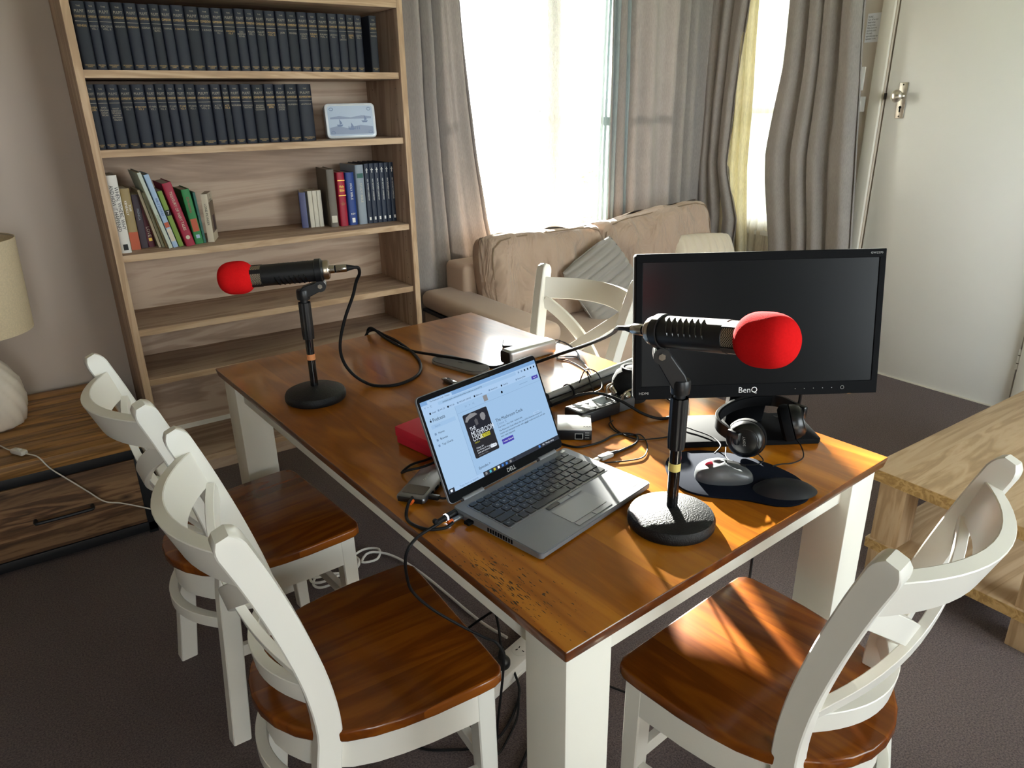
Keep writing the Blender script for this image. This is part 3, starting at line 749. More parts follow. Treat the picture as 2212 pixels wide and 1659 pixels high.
def spine_text(b, body, z, size, mat, w, name='lettering', spacing=.95):
    return text(name, body, size, mat, b, T((0, -.0006, z)) @ RX90, w=w, spacing=spacing)
def spine_vert(b, body, z, size, mat, down=True, dx=0.0, sx=1.0):
    R = Matrix.Rotation(math.pi / 2 if down else -math.pi / 2, 4, 'Y')
    return text('lettering', body, size, mat, b, T((dx, -.0008, z)) @ R @ RX90, sx=sx)

R1 = [-.917, -.875, -.843, -.8, -.759, -.717, -.68, -.645, -.608, -.563, -.515, -.472, -.432, -.39, -.352, -.316, -.279, -.236, -.195, -.153, -.111, -.072, -.029, .012, .049, .083, .117]
T1 = ['GENESIS', 'EXODUS\nVOL. I', 'EXODUS\nVOL. II', 'REVELATION', 'DEUTERONOMY', 'JOSHUA', 'JUDGES\nRUTH', 'I SAMUEL', 'II SAMUEL', 'II KINGS', 'I KINGS', 'CHRONICLES\nVOL. I', 'CHRONICLES\nVOL. II', 'EZRA\nNEHEMIAH\nESTHER', 'PSALMS\nVOL. I', 'PSALMS\nVOL. II', 'PSALMS\nVOL. III', 'JOB',
      'PROVERBS', 'ECCLESIASTES\nSONG OF\nSOLOMON', 'ISAIAH\nVOL. I', 'ISAIAH\nVOL. II', 'JEREMIAH\nVOL. I', 'JEREMIAH\nVOL. II\nLAMENTATIONS', 'EZEKIEL\nVOL. I', 'EZEKIEL\nVOL. II']
R2 = [-.9205, -.893, -.858, -.817, -.777, -.731, -.6965, -.662, -.627, -.594, -.5565, -.5035, -.463, -.4355, -.393, -.348, -.300, -.2585, -.216, -.1655, -.104]
T2 = ['HOSEA\nJOEL', 'AMOS\nOBADIAH\nJONAH\nMICAH', 'NAHUM\nHABAKKUK\nZEPHANIAH\nHAGGAI\nZECHARIAH\nMALACHI', 'ST MATTHEW\nVOL. I', 'ST MATTHEW\nVOL. II', 'ST MARK\nVOL. I', 'ST MARK\nVOL. II', 'ST LUKE\nVOL. I', 'ST LUKE\nVOL. II', 'ST JOHN\nVOL. I', 'ST JOHN\nVOL. II', 'ACTS\nVOL. I', 'ACTS\nVOL. II', 'ROMANS',
      'CORINTHIANS\nGALATIANS', 'EPHESIANS\nPHILIPPIANS\nCOLOSSIANS', 'HEBREWS\nJAMES', 'PETER\nJOHN\nJUDE', 'NUMBERS', 'LEVITICUS']
def commentary(x0, x1, y, z, h, title, shelf, i):
    w = x1 - x0 - .0012
    b = book('navy cloth volume titled %s on the %s shelf' % (title.replace('\n', ' ').title(), shelf), (x0 + x1) / 2, y + random.uniform(0, .004), z, w, h + random.uniform(-.002, .001), .155,
             'navy_cloth' if i % 3 else 'navy_cloth_worn', group='matching navy volumes on the %s shelf' % shelf, rnd=.3)
    tw = w * .78
    spine_text(b, 'THE', h - .016, .0065, 'gilt_pale', tw * .45); spine_text(b, 'PULPIT', h - .032, .0125, 'gilt_pale', tw); spine_text(b, 'COMMENTARY', h - .048, .0105, 'gilt', tw)
    bm = bm_new(); box(bm, (0, .0, h - .062), (w * .86, .0012, .0012)); obj('spine_rule', bm, 'gilt_pale', b)
    nl = title.count('\n') + 1
    spine_text(b, title, h - .071 - .0048 * nl, .0088 if len(max(title.split('\n'), key=len)) < 8 else .008, 'gilt_pale' if i % 4 else 'gilt', tw, spacing=.95)
    spine_text(b, 'FUNK & WAGNALLS\nCOMPANY', .012, .0058, 'gilt', tw * .9, spacing=.9)
for i, t in enumerate(T1): commentary(R1[i], R1[i + 1], .602, 1.591, .212, t, 'top', i)
commentary(.148, .183, .604, 1.591, .212, 'DANIEL', 'top', 27)
for i, t in enumerate(T2): commentary(R2[i], R2[i + 1], .655 - .0 * i, 1.328, .218, t, 'second', i)
# decorated tin
tin = thing('decorated_tin', 'white tin with a blue ship scene standing on the second shelf', 'tin', (.088, .745, 1.329), math.radians(-10))
TIN_M = Matrix.Rotation(math.radians(-6), 4, 'X')
def rrect(w, h, r, n=5):
    o = []
    for cx_, cy_, a0 in ((w / 2 - r, h / 2 - r, 0), (-w / 2 + r, h / 2 - r, 90), (-w / 2 + r, -h / 2 + r, 180), (w / 2 - r, -h / 2 + r, 270)):
        for i in range(n + 1): a = math.radians(a0 + 90 * i / n); o.append((cx_ + r * math.cos(a), cy_ + r * math.sin(a)))
    return o
TM = T((0, 0, .071)) @ TIN_M @ RX90
bm = bm_new(); prism(bm, rrect(.215, .14, .016), -.05, -.008, bev=.003, M=TM); obj('tin_body', bm, 'tin_white', tin)
bm = bm_new(); prism(bm, rrect(.22, .145, .018), -.012, .006, bev=.005, M=TM); lid = obj('tin_lid', bm, 'tin_white', tin)
bm = bm_new(); prism(bm, rrect(.198, .123, .012), .0055, .0064, M=TM); obj('picture_panel', bm, 'tin_pale', lid)
def flat(out, z, mat, name='printed_motif', parent=None, M=None):
    bm = bm_new(); prism(bm, out, z, z + .0004, M=M); return obj(name, bm, mat, parent)
flat([(-.095, -.055), (.095, -.055), (.095, -.025), (.04, -.018), (-.02, -.03), (-.06, -.02), (-.095, -.028)], .0065, 'tin_grey', parent=lid, M=TM)
flat([(-.09, .015), (-.05, .02), (.0, .014), (.05, .022), (.09, .016), (.09, .008), (-.09, .008)], .0065, 'tin_grey', parent=lid, M=TM)
for q, (px, py) in enumerate(((-.05, -.015), (.06, .0), (.0, -.03))):
    flat([(px - .014, py), (px + .014, py), (px + .009, py - .008), (px - .009, py - .008)], .0069, 'tin_blue', 'printed_boat', lid, TM)
    flat([(px - .001, py), (px + .011, py + .004), (px - .001, py + .024)], .0069, 'tin_blue', 'printed_sail', lid, TM)
for q in range(6):
    px = -.012 + q * .009; flat([(px - .002, -.036), (px + .002, -.036), (px + .0015, -.022), (px - .0015, -.022)], .0073, 'tin_blue', 'printed_figure', lid, TM)
for sx in (-1, 1):
    for sy in (-1, 1):
        bm = bm_new()
        for q in range(5):
            a = q * 1.25; tube(bm, [TM @ Vector((sx * (.082 + .008 * math.cos(a + u)), sy * (.048 + .006 * math.sin(a + u)), .0066)) for u in (0, .5, 1, 1.5)], .0009, 4)
        obj('printed_scroll', bm, 'tin_blue', lid)
# mixed books, third shelf
Z3 = .9528; GL = 'mixed books at one end of the third shelf'; GR = 'small books at the other end of the third shelf'
b = book('tall white hardback titled When, Where, Why and How It Happened', -.898, .655, Z3, .036, .285, .20, 'bk_white', group=GL)
spine_vert(b, 'WHEN, WHERE, WHY', .165, .0185, 'ink_black', dx=.007, sx=.86); spine_vert(b, 'AND HOW IT HAPPENED', .165, .0185, 'ink_black', dx=-.009, sx=.80)
bm = bm_new(); box(bm, (0, -.0006, .022), (.016, .0012, .022)); obj('publisher_mark', bm, 'ink_black', b)
b = book('tan hardback with pale lettering and an orange base, beside the tall white one', -.858, .70, Z3, .034, .232, .17, 'bk_tan', group=GL)
spine_vert(b, 'TOM\nKENEALLY', .16, .0115, 'ink_white'); bm = bm_new(); box(bm, (0, .0015, .035), (.032, .004, .068)); obj('picture_band', bm, 'bk_orange', b)
b = book('dark plum paperback with pink lettering', -.824, .725, Z3, .026, .205, .15, 'bk_dark', group=GL, hard=False, rnd=.12); spine_vert(b, 'MONICA', .13, .011, 'bk_bluegrey')
b = book('maroon paperback with the word LOVE on its spine', -.796, .735, Z3, .024, .195, .15, 'bk_maroon', group=GL, hard=False, rnd=.12, lean=-.06); spine_vert(b, 'LOVE', .06, .017, 'bk_cream')
bm = bm_new(); box(bm, (0, -.0006, .03), (.012, .001, .012)); obj('gold_emblem', bm, 'gilt_bright', b)
for i, (dx, c, h) in enumerate(((0, 'bk_beige', .225), (.011, 'bk_olive', .215), (.022, 'bk_tan', .205))):
    book(('thin beige children\'s book leaning against the maroon paperback', 'thin olive book leaning, second of the three slim ones', 'thin tan book leaning beside the tall pale atlas')[i], -.773 + dx, .70 - i * .008, Z3 + .001, .0095, h, .18, c, lean=-.17, group=GL, hard=False, rnd=.1)
b = book('tall pale green picture book leaning left, highest of the leaning books', -.742, .652, Z3 + .001, .013, .295, .23, 'bk_pale', lean=-.215, group=GL, rnd=.1); spine_vert(b, 'ATLAS', .12, .009, 'bk_green')
b = book('sky blue picture book leaning against the tall pale green one', -.722, .662, Z3 + .001, .018, .285, .20, 'bk_sky', lean=-.205, group=GL, rnd=.12); spine_vert(b, 'BIBLE STORIES', .16, .011, 'bk_royal')
bm = bm_new(); box(bm, (0, -.0006, .05), (.016, .001, .05)); obj('picture_band', bm, 'bk_cream', b); bm = bm_new(); box(bm, (0, -.0006, .09), (.016, .001, .02)); obj('picture_band', bm, 'bk_orange', b)
b = book('green paperback numbered 7 leaning beside the red fairy tales', -.70, .668, Z3 + .001, .017, .22, .15, 'bk_lime', lean=-.2, group=GL, hard=False, rnd=.1)
bm = bm_new(); box(bm, (0, -.0006, .135), (.0165, .001, .022)); q = obj('number_block', bm, 'ink_black', b); text('lettering', '7', .018, 'ink_white', q, T((0, -.0013, .135)) @ RX90)
b = book('thick crimson hardback titled Treasury of Fairy Tales, leaning', -.667, .655, Z3 + .001, .034, .25, .20, 'bk_red', lean=-.2, group=GL, rnd=.2); spine_vert(b, 'TREASURY OF FAIRY TALES', .14, .0145, 'bk_cream', sx=.86)
bm = bm_new(); lathe(bm, [(.008, 0), (.007, .001)], 16, M=T((0, -.0004, .035)) @ Matrix.Rotation(math.pi / 2, 4, 'X')); obj('flower_emblem', bm, 'bk_cream', b)
b = book('bright green hardback with a red and yellow spine picture', -.628, .682, Z3 + .001, .031, .215, .18, 'bk_kelly', lean=-.1, group=GL, rnd=.15); spine_vert(b, 'Christmas', .155, .015, 'bk_red')
bm = bm_new(); box(bm, (0, -.0006, .075), (.024, .001, .05)); obj('picture_band', bm, 'bk_orange', b); bm = bm_new(); box(bm, (0, -.0006, .03), (.014, .001, .014)); obj('picture_band', bm, 'bk_sky', b)
book('thin teal hardback between the green book and the paperback', -.606, .69, Z3 + .001, .009, .20, .16, 'bk_teal', lean=-.06, group=GL, rnd=.1)
b = book('cream spined paperback angled to show its photo cover', -.583, .688, Z3 + .001, .024, .19, .13, 'bk_cream', rotz=-.35, group=GL, hard=False, rnd=.1); spine_vert(b, 'LONE PIONEER', .11, .0125, 'ink_black')
bm = bm_new(); box(bm, (.0125, .068, .095), (.0008, .118, .12)); fc = obj('front_picture', bm, 'bk_photo', b)
text('lettering', 'THE\nPIONEERS', .018, 'ink_black', b, frame((.0131, .068, .168), (0, 1, 0), (0, 0, 1)), sx=.8); bm = bm_new(); box(bm, (.0132, .075, .07), (.0006, .05, .06)); obj('cover_figure', bm, 'bk_dark', fc)
b = book('small violet hardback, first of the low books standing together', -.15, .80, Z3, .028, .155, .11, 'bk_violet', rotz=-.3, group=GR, rnd=.2)
for i in range(3): book(('slim ivory booklet touching the violet book', 'slim ivory booklet in the middle of three', 'slim ivory booklet touching the tall taupe book')[i], -.118 + i * .021, .79, Z3, .019, .160, .11, 'bk_ivory', rotz=-.05, group=GR, rnd=.15)
b = book('tall taupe hardback with a library label, cover facing out', -.035, .735, Z3, .034, .25, .19, 'bk_taupe', rotz=-.12, group=GR, rnd=.2)
bm = bm_new(); box(bm, (0, -.0006, .035), (.024, .001, .03)); obj('shelf_label', bm, 'bk_ivory', b)
b = book('red hardback Holy Bible with gilt bands', .012, .735, Z3, .036, .235, .16, 'bk_crimson', group=GR)
spine_text(b, 'Holy\nBible', .165, .017, 'gilt_bright', .028); spine_text(b, 'THE\nAUTHORISED\nVERSION', .10, .006, 'gilt', .024)
for z in (.135, .20): bm = bm_new(); box(bm, (0, .0, z), (.034, .002, .003)); obj('gilt_band', bm, 'gilt_bright', b)
b = book('royal blue hardback between the red bible and the pale grey book', .056, .735, Z3, .040, .232, .16, 'bk_royal', group=GR); spine_vert(b, 'HOLY BIBLE', .15, .014, 'ink_white'); spine_text(b, 'NIV', .05, .012, 'ink_white', .02); bm = bm_new(); box(bm, (0, .0004, .022), (.014, .002, .02)); obj('publisher_mark', bm, 'ink_white', b)
b = book('pale blue-grey hardback, tallest beside the navy set', .102, .73, Z3, .040, .262, .18, 'bk_bluegrey', group=GR); spine_vert(b, 'STUDY BIBLE', .14, .015, 'bk_ivory'); bm = bm_new(); box(bm, (0, .0005, .215), (.028, .002, .02)); obj('picture_band', bm, 'bk_teal', b)
ORD = ('first', 'second', 'third', 'fourth', 'fifth', 'last')
for i in range(6):
    b = book('slim navy volume with white spine lettering, %s of six from the pale grey book' % ORD[i], .136 + i * .0245, .73, Z3, .0235, .265, .18, 'bk_navy', group='six slim navy volumes', rnd=.2)
    spine_vert(b, 'NEW TESTAMENT COMMENTARY', .15, .0085, 'ink_white', sx=.75); bm = bm_new(); box(bm, (0, .0, .235), (.003, .0012, .022)); cr = obj('cross_emblem', bm, 'ink_white', b); bm = bm_new(); box(bm, (0, .0, .238), (.011, .0012, .003)); obj('cross_bar', bm, 'ink_white', cr)
    bm = bm_new(); box(bm, (0, .0, .022), (.008, .0012, .014)); obj('publisher_mark', bm, 'ink_white', b)
# ------------------------------------------------------------------ rustic cabinet, lamp
CX0, CX1, CY0, CY1, CZ = -2.35, -1.025, .215, .93, .388
cab = thing('rustic_cabinet', 'low rustic wooden cabinet with a black metal frame under the lamp', 'cabinet', ((CX0 + CX1) / 2, (CY0 + CY1) / 2, 0)); kx, ky = (CX0 + CX1) / 2, (CY0 + CY1) / 2
CW, CD = CX1 - CX0, CY1 - CY0
NB = 8
for i in range(NB):
    bm = bm_new(); w = CD / NB; box(bm, (0, -CD / 2 + w * (i + .5), CZ - .0225), (CW, w - .0006, .045), bev=.0025); obj('plank', bm, 'rustic_top', cab)
bm = bm_new()
for z in (.325, .028): box(bm, (0, -CD / 2 + .02, z), (CW - .01, .03, .036), bev=.002); box(bm, (0, CD / 2 - .02, z), (CW - .01, .03, .036), bev=.002)
for z in (.325, .028):
    for s in (-1, 1): box(bm, (s * (CW / 2 - .02), 0, z), (.03, CD - .03, .036), bev=.002)
for sx in (-1, 1):
    for sy in (-1, 1): box(bm, (sx * (CW / 2 - .02), sy * (CD / 2 - .02), .17), (.03, .03, .34), bev=.002)
obj('metal_frame', bm, 'iron', cab)
bm = bm_new(); box(bm, (0, .01, .176), (CW - .06, CD - .06, .26)); obj('carcass', bm, 'rustic_front', cab)
for s in (-1, 1):
    bm = bm_new(); box(bm, (s * (CW / 4 - .01), -CD / 2 + .018, .176), (CW / 2 - .04, .022, .255), bev=.002); dr = obj('drawer', bm, 'rustic_front', cab)
    hx = .055
    bm = bm_new(); tube(bm, catmull([(s * (CW / 4) + hx - .085, -CD / 2 + .006, .172), (s * (CW / 4) + hx - .085, -CD / 2 - .018, .172), (s * (CW / 4) + hx - .065, -CD / 2 - .024, .172), (s * (CW / 4) + hx + .065, -CD / 2 - .024, .172), (s * (CW / 4) + hx + .085, -CD / 2 - .018, .172), (s * (CW / 4) + hx + .085, -CD / 2 + .006, .172)], 5), .006, 8); obj('handle', bm, 'iron', dr)
LX, LY = -1.44, .62
lamp = thing('table_lamp', 'table lamp with ribbed cream ceramic base and linen drum shade', 'lamp', (LX, LY, CZ))
def lampf(u, v):
    prof = [(.08, 0), (.105, .012), (.122, .06), (.128, .11), (.118, .17), (.09, .22), (.055, .26), (.03, .285), (.022, .30)]
    i = min(int(v * 8), 7); f = v * 8 - i; r = prof[i][0] * (1 - f) + prof[i + 1][0] * f; z = prof[i][1] * (1 - f) + prof[i + 1][1] * f
    a = 2 * math.pi * u; tw = a + z * 5; r *= .88 * (1 + .03 * math.cos(14 * tw) * min(1, (.3 - z) * 8)); return Vector((r * math.cos(a), r * math.sin(a), z))
bm = bm_new(); sheet(bm, lampf, 112, 24, True); obj('lamp_base', bm, 'ceramic', lamp, sharp=80)
bm = bm_new(); tube(bm, [(0, 0, .29), (0, 0, .40)], .008, 10); obj('lamp_stem', bm, 'satin_nickel', lamp)
bm = bm_new(); lathe(bm, [(.192, .355), (.204, .672), (.202, .672), (.190, .357), (.192, .355)], 48, cap=False); obj('lamp_shade', bm, 'shade_linen', lamp)
bm = bm_new()
for zz, rr in ((.36, .190), (.668, .202)): tube(bm, [(rr * math.cos(i * .1309), rr * math.sin(i * .1309), zz) for i in range(48)], .002, 6, closed=True)
for a in (0, 2.09, 4.19): tube(bm, [(0, 0, .40), (.2 * math.cos(a), .2 * math.sin(a), .66)], .0015, 5)
obj('shade_ring', bm, 'satin_nickel', lamp)
cd = thing('lamp_cord', 'clear lamp flex with inline switch, trailing over the rustic cabinet', 'cord', (-1.375, .30, CZ))
cp = [(-1.46, .48, CZ + .004), (-1.43, .40, CZ + .004), (-1.405, .335, CZ + .008), (-1.359, .268, CZ + .008), (-1.33, .222, CZ + .006), (-1.305, .203, .352), (-1.261, .198, .295), (-1.218, .197, .238), (-1.178, .197, .186), (-1.13, .195, .163), (-1.076, .193, .131), (-1.03, .19, .10), (-.99, .2, .05), (-.97, .25, .01)]
bm = bm_new(); tube(bm, [Vector(p) - Vector((-1.375, .30, CZ)) for p in catmull(cp, 6)], .0024, 6); obj('flex', bm, 'clear_plastic', cd)
bm = bm_new(); M_ = T((-.006, 0, .010)) @ Matrix.Rotation(math.radians(-58), 4, 'Z'); box(bm, (0, 0, 0), (.062, .026, .017), bev=.006, M=M_); sw = obj('inline_switch', bm, 'clear_plastic', cd)
bm = bm_new(); box(bm, (.004, 0, .0095), (.018, .010, .004), bev=.0015, M=M_); obj('rocker', bm, 'white_plastic', sw)

# ------------------------------------------------------------------ sofa
sofa = thing('sofa', 'beige fabric two-seat sofa with loose back cushions under the window', 'sofa', (1.43, .36, 0))
def rbox(bm, x0, x1, y0, y1, z0, z1, bev, seg=4): box(bm, ((x0 + x1) / 2 - 1.43, (y0 + y1) / 2 - .36, (z0 + z1) / 2), (x1 - x0, y1 - y0, z1 - z0), bev=bev, seg=seg)
SX0, SX1 = .40, 2.44
bm = bm_new(); rbox(bm, SX0 + .02, SX1 - .02, -.06, .82, .05, .30, .02); obj('sofa_base', bm, 'sofa_fabric', sofa)
for i, (x0, x1) in enumerate(((SX0, .625), (2.22, SX1))):
    bm = bm_new(); rbox(bm, x0 + .012, x1 - .012, -.075, .80, .05, .475, .02); am = obj('arm', bm, 'sofa_fabric', sofa)
    bm = bm_new(); rbox(bm, x0, x1, -.10, .81, .487, .582, .042, 5); obj('arm_pad', bm, 'sofa_fabric', am)
    bm = bm_new(); rbox(bm, x0 + .008, x1 - .008, -.082, .80, .472, .489, .003, 1); obj('piping', bm, 'zip_navy', am)
bm = bm_new(); rbox(bm, .615, 2.23, -.10, .60, .29, .44, .05, 5); sc_ = obj('seat_cushion', bm, 'sofa_fabric', sofa)
bm = bm_new(); rbox(bm, .56, 2.28, .62, .825, .05, .715, .03, 4); obj('back_frame', bm, 'sofa_fabric', sofa)
def back_cushion(x0, x1, yc, zb, h, th, tilt, roll, seed):
    bm = bm_new(); pillow(bm, x1 - x0, th, h, p=7, n=44, wr=.034, seed=seed, q=2.6)
    M_ = T(((x0 + x1) / 2 - 1.43, yc - .36, zb + h / 2)) @ Matrix.Rotation(roll, 4, 'Y') @ Matrix.Rotation(tilt, 4, 'X')
    bmesh.ops.transform(bm, matrix=M_, verts=bm.verts); c = obj('back_cushion', bm, 'sofa_cushion', sofa, sharp=80)
    for s in (-1, 1):                                     # boxing seams
        pts = []
        for i in range(41):
            a = 2 * math.pi * i / 41; ca, sa = math.cos(a), math.sin(a); kx_ = (abs(ca) ** 7 + abs(sa) ** 7) ** (-1 / 7)
            x_, z_ = ca * kx_ * .93, sa * kx_ * .93
            bul = max(0, 1 - abs(x_) ** 7) ** (1 / 2.6) * max(0, 1 - abs(z_) ** 7) ** (1 / 2.6)
            pts.append(M_ @ Vector((x_ * (x1 - x0) / 2, s * (bul * th / 2 + .001), z_ * h / 2)))
        b2 = bm_new(); tube(b2, pts, .0035, 5, closed=True); obj('seam', b2, 'sofa_seam', c)
    return c
back_cushion(.60, 1.345, .53, .40, .46, .25, math.radians(-9), 0.0, 2.3)
back_cushion(1.335, 2.20, .55, .40, .49, .26, math.radians(-10), math.radians(-4.5), 7.9)
def throw(name, label, mat, loc, w, h, th, rx, ry, rz, quilt, seed):
    t = thing(name, label, 'cushion', M=T(loc) @ Matrix.Rotation(rz, 4, 'Z') @ Matrix.Rotation(rx, 4, 'X') @ Matrix.Rotation(ry, 4, 'Y'))
    bm = bm_new(); pillow(bm, w, th, h, p=3.5, n=80, wr=.008, seed=seed, q=2.0)
    if quilt:
        for v in bm.verts:
            k_ = abs(math.sin(v.co.x * quilt * math.pi)); v.co.y -= math.copysign(.009 * (1 - k_) ** 2, v.co.y)
    obj('cushion_cover', bm, mat, t, sharp=80)
    b2 = bm_new(); tube(b2, [Vector((x * w / 2 * (1 - .05 * (abs(x) * abs(z)) ** 4), 0, z * h / 2 * (1 - .05 * (abs(x) * abs(z)) ** 4))) for x, z in ((1, 1), (.5, 1), (0, 1), (-.5, 1), (-1, 1), (-1, .5), (-1, 0), (-1, -.5), (-1, -1), (-.5, -1), (0, -1), (.5, -1), (1, -1), (1, -.5), (1, 0), (1, .5))], .0035, 6, closed=True)
    obj('piping', b2, mat, t); return t
throw('throw_cushion', 'grey quilted square cushion standing on its corner against the sofa back', 'cushion_grey', (1.20, .30, .60), .36, .36, .13, math.radians(-22), math.radians(63), math.radians(-8), 26, 4.2)
throw('throw_cushion', 'cream cushion at the far sofa end, half behind the monitor', 'cushion_cream', (2.02, .36, .565), .44, .38, .15, math.radians(-25), math.radians(4), math.radians(-6), 18, 6.6)

# ------------------------------------------------------------------ coffee table
CT = thing('coffee_table', 'low oak-laminate coffee table with a lower shelf beside the dining table', 'table', (1.42, -1.68, 0))
cx0, cx1, cy0, cy1, cz = .815, 2.03, -1.965, -1.395, .385
def cb(name, mat, x0, x1, y0, y1, z0, z1, bev=.0015): bm = bm_new(); box(bm, ((x0 + x1) / 2 - 1.42, (y0 + y1) / 2 + 1.68, (z0 + z1) / 2), (x1 - x0, y1 - y0, z1 - z0), bev=bev); return obj(name, bm, mat, CT)
cb('tabletop', 'coffee_x', cx0, cx1, cy0, cy1, cz - .04, cz)
tp_ = [o for o in bpy.data.objects if o.parent == CT][-1]
for a in ((cx0 - .0008, cx0, cy0, cy1), (cx0, cx1, cy0 - .0008, cy0), (cx0, cx1, cy1, cy1 + .0008)):
    bm = bm_new(); box(bm, ((a[0] + a[1]) / 2 - 1.42, (a[2] + a[3]) / 2 + 1.68, cz - .02), (a[1] - a[0], a[3] - a[2], .037)); obj('edge_band', bm, 'coffee_edge', tp_)
ls = cb('lower_shelf', 'coffee_x', cx0 + .02, cx1 - .02, cy0 + .02, cy1 - .02, .095, .13)
bm = bm_new(); box(bm, (cx0 + .0196 - 1.42, (cy0 + cy1) / 2 + 1.68, .1125), (.0012, cy1 - cy0 - .044, .032)); obj('edge_band', bm, 'coffee_edge', ls)
for x in (cx0 + .03, cx1 - .115):
    for y in (cy0 + .03, cy1 - .115): cb('leg', 'coffee_z', x, x + .085, y, y + .085, .128, cz - .039); cb('foot', 'coffee_z', x, x + .085, y, y + .085, 0, .097)
# ------------------------------------------------------------------ helpers for things on the table
Zt = TZ + .0003
# ------------------------------------------------------------------ laptop
LA = .2198
lap = thing('laptop', 'open silver laptop showing a podcast web page, at the table edge', 'laptop', M=T((-.6817, -1.4313, Zt)) @ Matrix.Rotation(LA, 4, 'Z'))
LW, LD = .3213, .2144                                    # local: x to the right along the hinge, -y towards the front
def lp(x, y, z): return Vector((x, y, z))
bm = bm_new()                                            # wedge base
t_ = bmesh.new(); o_ = rrect(LW, LD, .009, 4)
lo = [t_.verts.new((x + LW / 2, y - LD / 2, .0022 + .0015 * (abs(y) > LD * .49))) for x, y in o_]
hi = [t_.verts.new((x + LW / 2, y - LD / 2, .0195 - (.0055 * (LD / 2 - y) / LD))) for x, y in o_]
t_.faces.new(list(reversed(lo))); t_.faces.new(hi)
for i in range(len(o_)): t_.faces.new((lo[i], lo[(i + 1) % len(o_)], hi[(i + 1) % len(o_)], hi[i]))
bmesh.ops.recalc_face_normals(t_, faces=t_.faces[:]); bmesh.ops.bevel(t_, geom=[e for e in t_.edges if abs(e.verts[0].co.z - e.verts[1].co.z) < .006], offset=.0012, segments=2, affect='EDGES'); merge(bm, t_)
base = obj('base', bm, 'deck_grey', lap)
for x, y in ((.03, -.02), (LW - .03, -.02), (.03, -LD + .02), (LW - .03, -LD + .02)):
    bm = bm_new(); lathe(bm, [(.007, 0), (.006, .003)], 12, M=T((x, y, 0))); obj('rubber_foot', bm, 'rubber', base)
sl = math.atan2(.0055, LD); DECK = T((0, 0, .0195)) @ Matrix.Rotation(sl, 4, 'X')   # deck plane: local (x, y<=0)
def deck(name, x, y, w, h, mat, t=.0008, r=.001, parent=None, z=0.0, bev=.0003):
    bm = bm_new(); prism(bm, rrect(w, h, r, 3), 0, t, bev=bev, seg=1, M=DECK @ T((x, y, z))); return obj(name, bm, mat, parent or base)
well = deck('keyboard_well', LW / 2, -.0715, .285, .108, 'silver', .0006, .004)
keymesh = {}
def key(x, y, w, h, legend=None, lit=False):
    kk = (round(w, 4), round(h, 4))
    if kk not in keymesh:
        bm = bm_new(); prism(bm, rrect(w, h, .0016, 2), 0, .0019, bev=.0007, seg=1); finish(bm); me = bpy.data.meshes.new('key'); bm.to_mesh(me); bm.free(); me.materials.append(MATS['key_black']); keymesh[kk] = me
    o = bpy.data.objects.new('key', keymesh[kk]); COL.objects.link(o); o.parent = lap; o.matrix_local = DECK @ T((x, y, .0004))
    if legend: text('legend', legend, .0058, 'legend_white', o, T((0, 0, .0021)), sx=.9)
PX_, PY_ = .0187, .0187; kx0 = LW / 2 - .1405; rows = [
    (1.0, [('Esc', 1)] + [('F%d' % i, 1) for i in range(1, 13)] + [('', 1), ('', 1)], .0105),
    (0, [('`', 1)] + [(c, 1) for c in '1234567890-='] + [('', 2)], .0158), (0, [('', 1.5)] + [(c, 1) for c in 'QWERTYUIOP[]'] + [('\\', 1.5)], .0158),
    (0, [('', 1.75)] + [(c, 1) for c in "ASDFGHJKL;'"] + [('', 2.25)], .0158), (0, [('', 2.25)] + [(c, 1) for c in 'ZXCVBNM,./'] + [('', 2.75)], .0158),
    (0, [('Fn', 1), ('', 1), ('', 1), ('', 1), ('', 5.2), ('', 1), ('', 1), ('', 1.25), ('', 1.25), ('', 1.3)], .0158)]
yy = -.0245
for ri, (_, ks, kh) in enumerate(rows):
    tot = sum(k_[1] for k_ in ks); u = .281 / tot; x = kx0
    for c, wd in ks:
        key(x + wd * u / 2, yy, wd * u - .0028, kh, c if c and (ri > 0) else None); x += wd * u
    yy -= (.0150 if ri == 0 else .0183)
for i in range(3): deck('pointer_button', LW / 2 - .036 + i * .032, -.1325, .0305, .0085, 'key_black' if i < 1 else 'deck_grey', .0012, .001)
tpd = deck('touchpad', LW / 2 - .004, -.1685, .098, .051, 'silver', .0005, .003)
for i in range(2): deck('touchpad_button', LW / 2 - .0285 + i * .049, -.2015, .0475, .0105, 'silver', .0009, .0015)
pw = deck('power_button', LW - .02, -.010, .014, .007, 'silver_light', .0012, .003)
deck('sticker', LW - .028, -LD + .022, .017, .013, 'clear_plastic', .0003, .002, bev=0)
for i in range(10):
    bm = bm_new(); box(bm, (-.0003, -.092 - i * .0062, .0095), (.0012, .0034, .0075)); obj('vent_slot', bm, 'black_matte', base)
for x in (.055, LW - .055):
    bm = bm_new(); tube(bm, [(x - .026, .0035, .0185), (x + .026, .0035, .0185)], .0055, 12); obj('hinge', bm, 'deck_grey', base)
TILT = .4075; LH = .205
LID = T((0, .004, .0195)) @ Matrix.Rotation(math.pi / 2 - TILT, 4, 'X')      # lid plane: local x right, y up the lid, z towards the user
bm = bm_new(); prism(bm, [(x + LW / 2, y + LH / 2) for x, y in rrect(LW, LH, .009, 4)], -.007, -.0012, bev=.0015, M=LID); lidp = obj('lid', bm, 'deck_grey', lap)
bm = bm_new(); prism(bm, [(x + LW / 2, y + LH / 2) for x, y in rrect(LW - .003, LH - .003, .008, 4)], -.0014, .0002, M=LID); bz = obj('bezel', bm, 'black_matte', lidp)
sx0, sx1, sy0, sy1 = .0055, LW - .0055, .0195, .0195 + .1745
SW, SH = sx1 - sx0, sy1 - sy0
scr = None
def S(u, v, z=0.0): return LID @ T((sx0 + u * SW, sy1 - v * SH, z))
